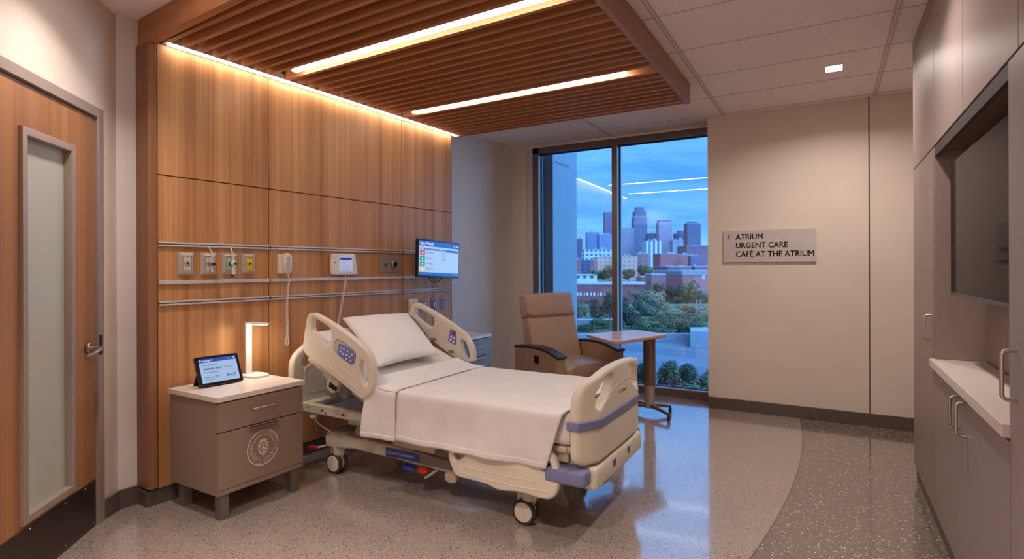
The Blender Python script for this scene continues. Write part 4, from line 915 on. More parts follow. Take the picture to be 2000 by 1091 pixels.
# scissor legs
for y in (2.62, 3.08):
    B(MB().prism([(-2.62, .40), (-2.54, .40), (-2.30, .20), (-2.40, .20)], y, y + .05, lambda a, b, c: (a, c, b)).prism([(-2.68, .235), (-2.56, .235), (-2.52, .37), (-2.60, .38)], y - .02, y + .06, lambda a, b, c: (a, c, b)), 'lift_arm', BEDM, bevel=.006)
    B(MB().prism([(-1.42, .40), (-1.34, .40), (-1.50, .20), (-1.60, .20)], y, y + .05, lambda a, b, c: (a, c, b)), 'lift_arm', BEDM, bevel=.006)
B(MB().box(-2.30, -1.98, 2.56, 2.70, .25, .335, bev=.01), 'actuator_cover', BEDM)
B(MB().box(-1.80, -1.45, 2.55, 2.72, .25, .34, bev=.01), 'actuator_cover', BEDM)
B(MB().cyl((-2.3, 2.87, .28), (-1.55, 2.87, .33), .03, 16), 'actuator', DARK)
# base chassis
ys0 = 2.545
side = [(-2.86, .17), (-2.865, .235), (-2.82, .27), (-2.72, .262), (-2.60, .258), (-2.50, .262), (-2.38, .262), (-2.2, .252), (-1.9, .235), (-1.30, .232), (-1.27, .19), (-1.33, .165), (-1.9, .170), (-2.3, .185), (-2.45, .185), (-2.60, .188), (-2.80, .165)]
for y in (ys0, 3.155):
    B(MB().prism(side, y, y + .05, lambda a, b, c: (a, c, b)), 'base_rail', BEDM, bevel=.01, bseg=3)
B(MB().box(-2.865, -2.70, 2.55, 3.20, .175, .268, bev=.02, seg=3).box(-1.42, -1.28, 2.55, 3.20, .17, .23, bev=.015), 'base_crossbeam', BEDM)
lb = B(MB().box(-2.335, -2.075, ys0 - .003, ys0 - .0005, .192, .245), 'name_plate', LABELB, smooth=0, label='blue label plate')
text_mb('Centrella Patient Bed', .024, lambda a, b, c: (-2.325 + a * .98, ys0 - .0035 - c, .212 + b), .0003).build('plate_lettering', mat('plate_white', (196, 196, 220), .5), lb, world=True, smooth=0)
B(MB().box(-2.073, -1.80, ys0 - .003, ys0 - .0005, .188, .24), 'grey_band', BEDG, smooth=0)
# casters
def caster(x, y, ang, yo):
    c = B(MB().prism(cm([(x - .05, .175), (x + .04, .175), (x + .045, .13), (x + .015, .085), (x - .03, .06), (x - .06, .09), (x - .065, .14)], 4), y - .006, y + .016, lambda a, b, c: (a, c, b)).cyl((x, y + .005, .12), (x, y + .005, .20), .035, 18), 'caster', BEDM, bevel=.004)
    for sgn, yy in ((0, y - .032), (1, y + .018)):
        w = B(MB().cyl((x - .015, yy, .066), (x - .015, yy + .024, .066), .066, 36, .006), 'wheel', RUBB, parent=c)
        B(MB().cyl((x - .015, yy - .002, .066), (x - .015, yy + .026, .066), .053, 32, .004), 'hub_cap', PLAS if 0 else BEDP, parent=c)
caster(-2.775, 2.575, 0, 0); caster(-1.36, 2.545, 0, 0); caster(-1.37, 3.215, 0, 0); caster(-2.775, 3.21, 0, 0)
# pedals
pr = at(618, 876, 'y', 2.62)
B(MB().tube([(-2.83, 2.60, .18), (-2.90, 2.575, .155), (-2.96, 2.555, .14)], .007, 8), 'pedal_lever', BEDM)
B(MB().box(-3.02, -2.945, 2.53, 2.575, .128, .15, bev=.009, seg=3), 'brake_pedal', RED, label='red foot pedal')
p1 = at(830, 918, 'y', 2.53); p2 = at(800, 912, 'y', 2.60)
B(MB().tube([(p1.x + .06, 2.57, .165), (p1.x + .03, 2.55, .14), (p1.x, 2.53, .12)], .008, 8).prism(oval(-1.86, .145, .04, .03), 2.55, 2.575, lambda a, b, c: (a, c, b)), 'pedal_lever', BEDM)
B(MB().sphere((p1.x - .005, 2.52, p1.z), .02, 16, (1.9, 1.3, .85)), 'brake_pedal', RED, label='red foot pedal')
B(MB().sphere((p2.x, 2.60, p2.z), .022, 16, (2.4, 1.6, .7)).cyl((p2.x - .04, 2.61, p2.z), (p2.x - .04, 2.61, .19), .014, 12), 'steer_pedal', BLUE, label='blue foot pedal')
# power cord
B(MB().tube(cm([(-2.90, 2.50, .40), (-2.91, 2.50, .36), (-2.88, 2.52, .31), (-2.82, 2.55, .27)], 6, False), .004, 8).box(-2.93, -2.89, 2.48, 2.51, .355, .395, bev=.006), 'power_cord', PLAS)
# ------------------------------------------------------------------ pillow
pil = [onplane(667, 620, (-2.25, 0, .70), (.425, 0, 1)), onplane(797, 611, (-2.25, 0, .70), (.425, 0, 1)), onplane(858, 692, (-2.25, 0, .70), (.425, 0, 1)), onplane(737, 719, (-2.25, 0, .67), (.425, 0, 1))]
def pillow_mb():
    a, b, c, d_ = pil; nn = (b - a).cross(d_ - a).normalized(); nn = nn if nn.z > 0 else -nn
    m = MB(); n = 30; V = {}
    for s in (1, -1):
        for i in range(n + 1):
            for j in range(n + 1):
                u, w = i / n, j / n
                if s == -1 and (i in (0, n) or j in (0, n)): V[s, i, j] = V[1, i, j]; continue
                # edges bow inward a little between the corners
                uu = .5 + (u - .5) * (1 - .05 * math.sin(PI * w)); ww = .5 + (w - .5) * (1 - .07 * math.sin(PI * u))
                p = a * (1 - uu) * (1 - ww) + b * uu * (1 - ww) + c * uu * ww + d_ * (1 - uu) * ww
                k = (max(0, math.sin(PI * u)) * max(0, math.sin(PI * w))) ** .42
                th = (.075 if s == 1 else .045) * k
                if s == 1:
                    ed = max(abs(u - .5), abs(w - .5)) * 2
                    th += (noise.noise(Vector((u * 7, w * 5, 3))) * .005 + noise.noise(Vector((u * 16 + w * 10, w * 16 - u * 8, 8))) * .004 * ed) * k
                V[s, i, j] = m.b.verts.new(p + nn * th * s)
    for s in (1, -1):
        for i in range(n):
            for j in range(n):
                q = (V[s, i, j], V[s, i + 1, j], V[s, i + 1, j + 1], V[s, i, j + 1])
                try: m.b.faces.new(q if s == 1 else q[::-1])
                except ValueError: pass
    return m
pw = pillow_mb().build('pillow', mat('pillowcase', (232, 227, 226), .85, 0, .02, 6, .2, .08, 800), None, smooth=180); tag(pw, 'plump white pillow propped on the raised head of the bed', 'pillow')
# ------------------------------------------------------------------ blanket (draped over both sides)
def drape(xa, xb_top, xb_bot, zh, zh_foot, ylo, yhi, lift, seed, nu=90, nv=120, far=.16, xa_bot=None, v1=1.0, out=0, zl=0):
    xa_bot = xa if xa_bot is None else xa_bot
    near_len = None
    m = MB()
    def fn(u, v):
        # v: 0 near hem -> edge -> top -> far edge -> far hem
        zt = .622 + lift
        Ln, Lt, Lf = zt - zh, yhi - ylo, far
        s = v * (Ln + Lt + Lf) * v1 + zl
        if s < Ln: y, z, hang = ylo, zh + s, 1 - s / Ln
        elif s < Ln + Lt: y, z, hang = ylo + (s - Ln), zt, 0
        else: y, z, hang = yhi, zt - (s - Ln - Lt), 0
        # round the shoulder
        r = .035
        if s < Ln + PI / 2 * r and s > Ln - PI / 2 * r * 0:
            pass
        x0 = xa * (1 - hang) + xa_bot * hang; x1 = xb_top * (1 - hang) + xb_bot * hang
        x = x0 + (x1 - x0) * u
        if x < -2.2: z += (mtop(x) - .622) * (1 if hang == 0 else (1 - hang))
        if hang > 0 and s < Ln:
            w = noise.noise(Vector((x * 7, z * 2.2, seed))) * .026 * hang + noise.noise(Vector((x * 3, z * 5, seed + 4))) * .018 * hang + noise.noise(Vector((x * 20, z * 10, seed + 9))) * .003
            y -= .004 + w + .012 * hang + out
            if Ln - s < r: t = 1 - (Ln - s) / r; y += r * .35 * t * t
        if s >= Ln and s < Ln + r * 2: t = 1 - (s - Ln) / (2 * r); z -= r * .30 * t * t
        if s >= Ln and s <= Ln + Lt:
            z += noise.noise(Vector((x * 5, y * 5, seed + 2))) * .004 + noise.noise(Vector((x * 14, y * 3, seed + 6))) * .0018
        if s > Ln + Lt: y += .012
        return (x, y, z)
    return m.grid(fn, nu, nv)
bl = drape(-2.17, -1.10, -1.185, .358, 0, 2.405, 3.285, .010, 1).build('blanket', BLNK, None, smooth=180, solid=.006)
tag(bl, 'white blanket spread over the foot half of the bed, hanging down its side', 'blanket')
fold = drape(-2.335, -2.115, -2.125, .352, 0, 2.388, 3.29, .019, 5, nu=30, far=.10, xa_bot=-2.365).build('folded_sheet', LINEN, None, smooth=180, solid=.007)
tag(fold, 'white top sheet folded back in a band across the bed below the pillow', 'sheet')
drape(-2.17, -1.10, -1.185, .358, 0, 2.405, 3.285, .010, 1, nv=4, v1=.022, out=.003, zl=.004).build('hem', BLNK, bl, smooth=180, solid=.006)
drape(-2.335, -2.115, -2.125, .352, 0, 2.388, 3.29, .019, 5, nu=30, nv=4, far=.10, xa_bot=-2.365, v1=.018, out=.003, zl=.004).build('hem', LINEN, fold, smooth=180, solid=.006)
# ================================================================== RECLINER
RC = empty('recliner_chair', 'taupe vinyl recliner chair with dark arm caps beside the window', 'chair', (-2.1, 4.6, 0), math.radians(-24))
def RL(m, name, mt, **k): return m.build(name, mt, k.pop('parent', RC), **k)
# local frame: +x forward, y across; near arm at -y.  front corner near = (-1.90,4.08)
_c = math.cos(math.radians(-24)); _s = math.sin(math.radians(-24))
fc_n = Vector((-1.945, 4.15, 0)) ; loc_ = Vector((-2.1, 4.6, 0)); dv = fc_n - loc_
fx_ = dv.x * _c + dv.y * _s; fy_ = -dv.x * _s + dv.y * _c     # local coords of the near front corner
X1 = fx_; Y0_ = fy_; Y1_ = Y0_ + .80; X0_ = X1 - .59
AW = .095
armside = [(X0_, .10), (X1, .10), (X1, .585), (X1 - .10, .608), (X1 - .28, .630), (X1 - .42, .632), (X0_, .615)]
for i_, (y, nm) in enumerate(((Y0_, 'arm'), (Y1_ - AW, 'arm'))):
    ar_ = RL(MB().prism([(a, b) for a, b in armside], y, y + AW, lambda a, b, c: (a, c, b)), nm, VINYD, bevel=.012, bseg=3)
    capm = MB(); b = capm.b; rs = []
    for k in range(17):
        x = X0_ + .0 + (X1 + .012 - X0_) * k / 16; t = (X1 - x) / .59; z = .634 - .055 * max(0, 1 - t * 2.2) ** 1.6 - .02 * max(0, (t - .55) / .45) ** 1.5
        yy0, yy1 = y - .006, y + AW + .006
        rs.append([b.verts.new(Vector(p)) for p in ((x, yy0, z - .006), (x, yy1, z - .006), (x, yy1, z + .016), (x, yy0, z + .016))])
    for k in range(16):
        for i in range(4): b.faces.new((rs[k][i], rs[k][(i + 1) % 4], rs[k + 1][(i + 1) % 4], rs[k + 1][i]))
    b.faces.new(rs[0]); b.faces.new(rs[-1][::-1])
    RL(capm, 'arm_cap', mat('dark_arm_cap', (44, 34, 38), .35, 0, .06, 30), parent=ar_, bevel=.007, bseg=3)
RL(MB().prism(rrect(X1 - .30, X1 - .235, .505, .575, .012), Y0_ - .006, Y0_ - .0005, lambda a, b, c: (a, c, b)), 'release_latch', DARK, bevel=.003)
yi0, yi1 = Y0_ + AW + .003, Y1_ - AW - .003
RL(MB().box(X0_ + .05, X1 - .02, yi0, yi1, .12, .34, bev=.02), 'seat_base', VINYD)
st_ = MB(); st_.box(X0_ + .10, X1 + .005, yi0, yi1, .335, .49)
bmesh.ops.subdivide_edges(st_.b, edges=st_.b.edges[:], cuts=8, use_grid_fill=True)
for v_ in st_.b.verts:
    u = (v_.co.x - X0_ - .1) / (X1 - X0_ - .1); w = (v_.co.y - yi0) / (yi1 - yi0)
    if v_.co.z > .48: v_.co.z += .028 * max(0, math.sin(PI * min(1, max(0, w)))) ** .6 * max(0, math.sin(PI * min(1, max(0, u * .9 + .05)))) ** .6
    if u > .97: v_.co.x += .02 * max(0, math.sin(PI * w)) ** .5 * math.sin(PI * (v_.co.z - .335) / .175)
RL(st_, 'seat_cushion', VINYL, bevel=.022, bseg=3, smooth=60)
# back: lower panel and headrest pillow, leaning
bkM = Matrix.Translation((X0_ + .16, 0, .47)) @ Matrix.Rotation(math.radians(-13), 4, 'Y')
def back_mb(z0, z1, w0, w1, t0, t1, bulge):
    m = MB(); b = m.b; nz_, ny = 10, 12; yc = (yi0 + yi1) / 2; F_, K_ = {}, {}
    for i in range(nz_ + 1):
        for j in range(ny + 1):
            s = i / nz_; q = j / ny; w = w0 + (w1 - w0) * s; y = yc - w / 2 + w * q; z = z0 + (z1 - z0) * s
            e = (max(0, math.sin(PI * s)) * max(0, math.sin(PI * q))) ** .35
            F_[i, j] = b.verts.new(bkM @ Vector((t0 + bulge * e, y, z))); K_[i, j] = b.verts.new(bkM @ Vector((-t1, y, z)))
    for i in range(nz_):
        for j in range(ny):
            b.faces.new((F_[i, j], F_[i, j + 1], F_[i + 1, j + 1], F_[i + 1, j])); b.faces.new((K_[i, j], K_[i + 1, j], K_[i + 1, j + 1], K_[i, j + 1]))
    for i in range(nz_):
        b.faces.new((F_[i, 0], F_[i + 1, 0], K_[i + 1, 0], K_[i, 0])); b.faces.new((F_[i, ny], K_[i, ny], K_[i + 1, ny], F_[i + 1, ny]))
    for j in range(ny):
        b.faces.new((F_[0, j], K_[0, j], K_[0, j + 1], F_[0, j + 1])); b.faces.new((F_[nz_, j], F_[nz_, j + 1], K_[nz_, j + 1], K_[nz_, j]))
    return m
bw = yi1 - yi0
bo = RL(back_mb(0, .42, bw * .97, bw * .95, .0, .12, .012), 'backrest', VINYL, bevel=.02, bseg=3, smooth=60)
RL(back_mb(.41, .64, bw * .96, bw * .97, .008, .12, .028), 'headrest', VINYL, bevel=.03, bseg=4, smooth=60, parent=bo)
for x in (X0_ + .06, X1 - .06):
    for y in (Y0_ + .04, Y1_ - .04): RL(MB().cyl((x, y, 0), (x, y, .11), .022, 14), 'caster', DARK)
# ================================================================== OVERBED TABLE
ot = empty('overbed_table', 'overbed table with pale laminate top and bronze column, by the window', 'table', (-1.42, 5.03, 0))
zt_ = .745
cr4 = [at(1143, 652, 'z', zt_), at(1200, 667.5, 'z', zt_), at(1306, 652, 'z', zt_), at(1238, 643, 'z', zt_)]
cpt = [(p.x, p.y) for p in cr4]
def roundpoly(P4, r, k=5):
    out = []; n = len(P4)
    for i in range(n):
        p, a, b = Vector(P4[i]), Vector(P4[i - 1]), Vector(P4[(i + 1) % n]); d1 = (a - p).normalized() * r; d2 = (b - p).normalized() * r
        for j in range(k + 1):
            t = j / k; out.append(tuple((p + d1) * (1 - t) ** 2 + p * 2 * t * (1 - t) + (p + d2) * t * t))
    return out
MB().prism(roundpoly(cpt, .05), zt_ - .004, zt_, lambda a, b, c: (a, b, c)).build('tabletop', MAPLE, ot, world=True, smooth=30)
MB().prism(roundpoly(cpt, .055), zt_ - .026, zt_ - .0042, lambda a, b, c: (a, b, c)).build('edge_band', MAPED, ot, world=True, bevel=.006)
BRZ = mat('bronze_column', (128, 104, 92), .35, .6, .04, 20)
cb = at(1270, 800, 'z', .03); colx, coly = cb.x, cb.y - .02
MB().prism(oval(colx, coly, .055, .04), .26, zt_ - .028, lambda a, b, c: (a, b, c)).build('column', BRZ, ot, world=True)
MB().prism(oval(colx, coly, .046, .032), .055, .262, lambda a, b, c: (a, b, c)).build('inner_column', mat('satin_column', (188, 172, 166), .35, .6, .04, 20), ot, world=True)
MB().box(colx - .08, colx + .12, coly - .05, coly + .05, zt_ - .045, zt_ - .027).build('bracket', DARK, ot, world=True)
for ang, ln_ in ((40, .20), (-38, .27), (150, .45), (190, .40)):
    a = math.radians(ang); e = (colx + math.cos(a) * ln_, coly + math.sin(a) * ln_)
    MB().tube([(colx, coly, .075), (colx + math.cos(a) * ln_ * .5, coly + math.sin(a) * ln_ * .5, .072), (e[0], e[1], .058)], lambda t: .02 - .007 * t, 10).build('base_leg', BRZ, ot, world=True)
    MB().cyl((e[0] - .012, e[1], .023), (e[0] + .012, e[1], .023), .023, 18, .004).cyl((e[0], e[1], .03), (e[0], e[1], .06), .008, 8).build('caster', DARK, ot, world=True)
# ================================================================== OUTSIDE
Fv = Vector((-math.sin(TH), math.cos(TH), 0)); Rv = Vector((math.cos(TH), math.sin(TH), 0))
def OUT(px, Z, z=0): v = Fv * Z + Rv * ((px - CX) / FPX * Z); v.z = z; return v
def ztop(py, Z, px=1220): return H + (HY - .0035 * (px - CX) - py) * Z / FPX
ZP, ZG_ = -3.0, -14.0
def strip_ground(Z0, Z1, z0, z1, name, m, n=1):
    mb = MB(); mb.quad(*[OUT(a, Zz, zz) for a, Zz, zz in ((400, Z0, z0), (1900, Z0, z0), (1900, Z1, z1), (400, Z1, z1))])
    o = struct(mb, name, m); return o
PAV = None
def paving():
    m, n, l, b = new_mat('plaza_paving'); t = n.new('ShaderNodeTexCoord'); mp = n.new('ShaderNodeMapping'); mp.inputs['Rotation'].default_value = (0, 0, .25); l.new(t.outputs['Object'], mp.inputs[0])
    br = n.new('ShaderNodeTexBrick'); br.offset = 0; br.inputs['Scale'].default_value = 1; br.inputs['Brick Width'].default_value = 3; br.inputs['Row Height'].default_value = 2.0; br.inputs['Mortar Size'].default_value = .02
    br.inputs['Color1'].default_value = sl((62, 70, 84)); br.inputs['Color2'].default_value = sl((70, 78, 92)); br.inputs['Mortar'].default_value = sl((110, 116, 126)); l.new(mp.outputs[0], br.inputs[0])
    s = n.new('ShaderNodeSeparateXYZ'); l.new(mp.outputs[0], s.inputs[0])
    mo = n.new('ShaderNodeMath'); mo.operation = 'PINGPONG'; mo.inputs[1].default_value = 2; l.new(s.outputs['Y'], mo.inputs[0])
    gt = n.new('ShaderNodeMath'); gt.operation = 'GREATER_THAN'; gt.inputs[1].default_value = 1; l.new(mo.outputs[0], gt.inputs[0])
    x = n.new('ShaderNodeMix'); x.data_type = 'RGBA'; x.blend_type = 'MULTIPLY'; l.new(gt.outputs[0], x.inputs[0]); l.new(br.outputs[0], x.inputs[6]); x.inputs[7].default_value = (.62, .72, .82, 1)
    l.new(x.outputs[2], b.inputs['Base Color']); b.inputs['Roughness'].default_value = .7; return m
PAVM = paving(); GRASS = mat('lawn', (52, 70, 42), .9, 0, .25, .6); SOIL = mat('planting_bed', (46, 50, 38), .95, 0, .3, 1.2); CITY = mat('city_ground', (120, 124, 122), .9, 0, .25, .03)
strip_ground(7, 20.5, ZP - .05, ZP - .05, 'ground_bed', SOIL); strip_ground(20.4, 33.5, ZP, ZP, 'ground_plaza', PAVM); strip_ground(33.4, 62, ZP + .02, ZP + .3, 'ground_lawn', GRASS)
strip_ground(62, 150, ZP + .3, ZG_, 'ground_slope', GRASS); strip_ground(150, 3200, ZG_, ZG_, 'ground_city', CITY)
CONC = mat('pale_concrete', (108, 114, 124), .8, 0, .04, 1)
def slab(name, label, cat, p0, p1, Z0, Z1, z0, z1, m):
    mb = MB(); q = [OUT(p0, Z0), OUT(p1, Z0), OUT(p1, Z1), OUT(p0, Z1)]; mb.prism([(v.x, v.y) for v in q], z0, z1, lambda a, b, c: (a, b, c))
    o = mb.build(name, m, smooth=0); return tag(o, label, cat)
slab('low_wall', 'long low pale concrete wall along the far edge of the plaza', 'wall', 980, 1356, 32.9, 33.3, ZP - .02, ZP + .42, CONC)
slab('planter_box', 'square pale concrete planter at the right end of the plaza wall', 'planter', 1348, 1500, 30.2, 32.4, ZP - .02, ZP + .85, CONC)
slab('garden_path', 'pale path crossing the lawn behind the recliner', 'path', 900, 1200, 42.0, 42.8, ZP - .02, ZP + .42, CONC)
def bmat(name, wall, win_, cw, ch, mort, lit=0):
    if name in MATS: return MATS[name]
    m, n, l, b = new_mat(name); t = n.new('ShaderNodeTexCoord'); s = n.new('ShaderNodeSeparateXYZ'); l.new(t.outputs['Object'], s.inputs[0])
    a = n.new('ShaderNodeMath'); a.operation = 'ADD'; l.new(s.outputs['X'], a.inputs[0]); l.new(s.outputs['Y'], a.inputs[1])
    c = n.new('ShaderNodeCombineXYZ'); l.new(a.outputs[0], c.inputs[0]); l.new(s.outputs['Z'], c.inputs[1])
    br = n.new('ShaderNodeTexBrick'); br.offset = 0; br.inputs['Scale'].default_value = 1; br.inputs['Brick Width'].default_value = cw; br.inputs['Row Height'].default_value = ch; br.inputs['Mortar Size'].default_value = mort; br.inputs['Mortar Smooth'].default_value = .05
    w = sl(win_); br.inputs['Color1'].default_value = w; br.inputs['Color2'].default_value = tuple(v * 1.5 for v in w[:3]) + (1,); br.inputs['Mortar'].default_value = sl(wall); l.new(c.outputs[0], br.inputs[0])
    l.new(br.outputs[0], b.inputs['Base Color']); b.inputs['Roughness'].default_value = .6
    return m
BM = {
 'glass': bmat('b_glass', (104, 116, 140), (70, 84, 116), 3.2, 3.6, .35), 'grid': bmat('b_grid', (168, 172, 184), (60, 74, 104), 6.5, 6.5, 1.5),
 'brick': bmat('b_brick', (132, 74, 76), (70, 56, 70), 5, 4.2, 1.5), 'brickplain': bmat('b_brickplain', (134, 70, 72), (128, 66, 68), 9, 9, .1), 'stone': bmat('b_stone', (130, 118, 130), (76, 74, 104), 3.8, 4, 1.1),
 'purple': bmat('b_purple', (96, 80, 108), (70, 62, 92), 4, 4, .9), 'teal': bmat('b_teal', (70, 84, 110), (38, 52, 84), 4, 4, .6), 'apt': bmat('b_apt', (176, 176, 184), (60, 66, 82), 3.4, 3.2, .95),
 'tan': bmat('b_tan', (190, 140, 118), (120, 96, 100), 5, 4, 1.2), 'slate': bmat('b_slate', (70, 72, 100), (44, 48, 78), 5, 4, .7), 'maroon': bmat('b_maroon', (96, 62, 80), (70, 52, 76), 6, 4, 1.2), 'stripe': bmat('b_stripe', (176, 172, 182), (56, 68, 98), 7, 200, 1.9)}
ROOF = mat('flat_roof', (130, 138, 150), .9, 0, .1, .2); ROOFD = mat('dark_roof', (110, 104, 116), .9, 0, .1, .2)
def bld(label, x0, x1, py, Z, style, depth=None, tiers=None, rz=0, roof=ROOF, name='tower', base=ZG_, gear=True):
    w = (x1 - x0) / FPX * Z; d = depth or w * .9; zt = ztop(py, Z, (x0 + x1) / 2); c = OUT((x0 + x1) / 2, Z + d / 2, base - .3)
    o = empty(name, label, 'building', c, TH + math.radians(rz)); h = zt - base + .3
    MB().box(-w / 2, w / 2, -d / 2, d / 2, 0, h).build('facade', BM[style], o, smooth=0)
    MB().box(-w / 2 - .01 * w, w / 2 + .01 * w, -d / 2 - .01 * w, d / 2, h, h + max(.5, h * .008)).build('roof', roof, o, smooth=0)
    if tiers:
        for i, (fw, ph, stl) in enumerate(tiers):
            z0 = h + (0 if i == 0 else sum(tt[1] for tt in tiers[:i]) * Z / FPX); MB().box(-w * fw / 2, w * fw / 2, -d * fw / 2, d * fw / 2, z0, z0 + ph * Z / FPX).build('upper_tier', BM[stl] if stl in BM else roof, o, smooth=0)
    elif gear:
        rr_ = random.Random(int(x0 * 7 + py))
        m = MB()
        for k in range(4):
            a = rr_.uniform(-w * .4, w * .3); b = rr_.uniform(-d * .4, d * .2); s = rr_.uniform(.05, .14) * w; hh = rr_.uniform(.4, 1) * 3 * Z / 600; m.box(a, a + s, b, b + s, h, h + hh)
        m.build('rooftop_units', roof, o, smooth=0)
    return o
bld('reddish brick block at the left edge of the skyline', 1068, 1087, 477, 1100, 'brick'); bld('pale blue glass tower, leftmost tall tower of the skyline', 1086, 1102, 446, 1250, 'glass', rz=0)
bld('stepped pale tower joined to the right of the leftmost glass tower', 1099, 1116, 443, 1420, 'glass', roof=ROOF); bld('slim mauve tower in front of the leftmost pale towers', 1110, 1124, 453, 1150, 'purple'); bld('short slate tower right of the slim mauve tower', 1123, 1137, 466, 1120, 'slate')
bld('broad pale blue tower with a rounded shoulder, left of the mullion', 1145, 1169, 454, 1200, 'glass'); bld('tall plain purple tower just left of the window mullion', 1180, 1203, 415, 1500, 'purple', gear=False)
bld('pale gridded office slab left of the mullion', 1168, 1200, 458, 1100, 'glass'); bld('white office block with a dark window grid, mid skyline left', 1137, 1200, 487, 850, 'grid')
bld('rosy flat-topped tower right of the window mullion', 1209, 1236, 445, 1300, 'stone', tiers=None, gear=False)
bld('tallest tower of the skyline with stepped crown', 1236, 1262, 424, 1400, 'teal', tiers=[(.86, 12, 'slate'), (.6, 8, 'teal')]); bld('blue low tower right of the tallest tower', 1263, 1288, 456, 1250, 'teal')
bld('white and dark striped block before the tallest tower', 1256, 1288, 470, 900, 'stripe'); bld('pale stone tower with vertical ribs and a small crown', 1284, 1310, 434, 1200, 'stone', tiers=[(.86, 5, 'purple')]); 
bld('squat mauve block right of the ribbed stone tower', 1311, 1332, 469, 1000, 'stone'); bld('dark blue tower with a rounded top, right skyline', 1318, 1340, 456, 1150, 'teal', tiers=[(.5, 6, 'teal')]); bld('dark glass tower nearest the right window edge', 1339, 1365, 436, 1100, 'slate', tiers=[(.6, 4, 'slate')])
bld('broad maroon hospital-like block at the right skyline foot', 1331, 1400, 480, 700, 'maroon', name='office_building')
bld('white apartment block with dark balconies, mid-rise at left', 1060, 1106, 505, 470, 'apt', depth=20, name='apartment_building'); bld('red brick mid-rise with a pale cornice at left', 1105, 1132, 506, 500, 'brick', depth=20, name='apartment_building'); bld('dark slate mid-rise between two red brick blocks', 1131, 1151, 508, 530, 'slate', depth=20, name='apartment_building')
bld('plain red brick mid-rise left of the tan one', 1149, 1164, 508, 560, 'brickplain', depth=20, name='apartment_building'); bld('tan mid-rise with pale window bands left of the mullion', 1162, 1203, 502, 590, 'tan', depth=30, name='apartment_building')
bld('rosy banded apartment block right of the mullion', 1207, 1242, 500, 560, 'tan', name='apartment_building'); bld('brick block with white columns right of the banded one', 1240, 1264, 495, 600, 'brick', name='apartment_building')
bld('large plain dark-red block in the middle distance', 1281, 1323, 496, 480, 'brickplain', name='warehouse', rz=8); bld('narrow slate-red block behind the near brick hall', 1320, 1348, 498, 500, 'brickplain', name='warehouse'); bld('grey-blue block with pale bands behind the near brick hall', 1346, 1368, 500, 470, 'slate', name='office_building')
bld('low mauve hall with white rooftop units', 1288, 1334, 521, 380, 'maroon', name='warehouse', depth=40); bld('low mauve hall with white rooftop units at the right window edge', 1338, 1395, 521, 380, 'maroon', name='warehouse', depth=40)
hall = bld('big red brick hall with small square windows, right of the window', 1296, 1420, 531, 190, 'brickplain', name='brick_hall', depth=40, gear=False)
ww = (1420 - 1296) / FPX * 190; hd_ = 40
MB().box(-ww / 2 - .2, ww / 2 + .2, -hd_ / 2 - .25, hd_ / 2, ztop(531, 190) + 14.3 - 1.1, ztop(531, 190) + 14.3 + .5).build('cornice', CONC, hall, smooth=0)
for px_, py_ in ((1336, 541), (1356, 541), (1376, 541), (1376, 557), (1336, 570)):
    c_ = OUT(px_, 190) - OUT((1296 + 1420) / 2, 190); a = c_.dot(Rv); zz_ = ztop(py_, 190) + 14.3
    MB().box(a - .55, a + .55, -hd_ / 2 - .12, -hd_ / 2 + .05, zz_ - .8, zz_ + .8).build('window', mat('window_blue', (120, 150, 190), .3), hall, smooth=0)
c_ = OUT(1318, 190) - OUT(1358, 190); a = c_.dot(Rv)
MB().box(a - .25, a + .25, -hd_ / 2 - .1, -hd_ / 2 + .05, 2, ztop(536, 190) + 14.3).build('downpipe', ROOFD, hall, smooth=0)
low = bld('long low red brick building with a broad flat roof, behind the recliner', 1040, 1265, 556, 190, 'brickplain', name='brick_building', depth=26, gear=False, rz=-9)
m = MB()
for k in range(16): m.box(-12.5 + k * 1.15 + (.25 if k % 2 else 0), -12.5 + k * 1.15 + .6, -13.12, -12.95, 6.2 - .0 * k, 7.2)
m.build('windows', mat('window_pale', (190, 200, 214), .4), low, smooth=0)
m = MB()
for k in range(9):
    r_2 = random.Random(k); a = r_2.uniform(-18, 16); b = r_2.uniform(-6, 10); m.box(a, a + r_2.uniform(.8, 3), b, b + 1.5, ztop(556, 190) + 14.3, ztop(556, 190) + 14.3 + r_2.uniform(.5, 1.2))
m.build('rooftop_units', CONC, low, smooth=0)
bld('white-roofed rowhouses beyond the long brick building', 1060, 1160, 538, 270, 'apt', name='rowhouse', depth=30); bld('small pink brick house between the trees', 1247, 1266, 541, 250, 'brickplain', name='house', depth=10, gear=False); bld('small brick annex with a white roof line left of the hall', 1266, 1294, 537, 172, 'brick', name='house', depth=8, gear=False)
# trees and shrubs --------------------------------------------------
def leafm(name, c1, c2):
    m, n, l, b = new_mat(name); t = n.new('ShaderNodeTexCoord'); q = n.new('ShaderNodeTexNoise'); q.inputs['Scale'].default_value = 1.3; q.inputs['Detail'].default_value = 3; l.new(t.outputs['Object'], q.inputs[0])
    r = n.new('ShaderNodeValToRGB'); l.new(q.outputs[0], r.inputs[0]); r.color_ramp.elements[0].position = .35; r.color_ramp.elements[1].position = .65; r.color_ramp.elements[0].color = sl(c1); r.color_ramp.elements[1].color = sl(c2)
    l.new(r.outputs[0], b.inputs['Base Color']); b.inputs['Roughness'].default_value = .85; return m
LF = {'green': leafm('leaf_green', (41, 58, 34), (69, 87, 49)), 'dark': leafm('leaf_dark', (26, 42, 31), (47, 65, 42)), 'brown': leafm('leaf_brown', (80, 61, 36), (100, 78, 47)), 'gold': leafm('leaf_gold', (94, 84, 56), (119, 107, 73)), 'rust': leafm('leaf_rust', (73, 47, 40), (94, 63, 52)), 'grey': leafm('leaf_greygreen', (57, 69, 60), (81, 94, 77))}
BARK = mat('bark', (80, 66, 58), .9, 0, .2, 10)
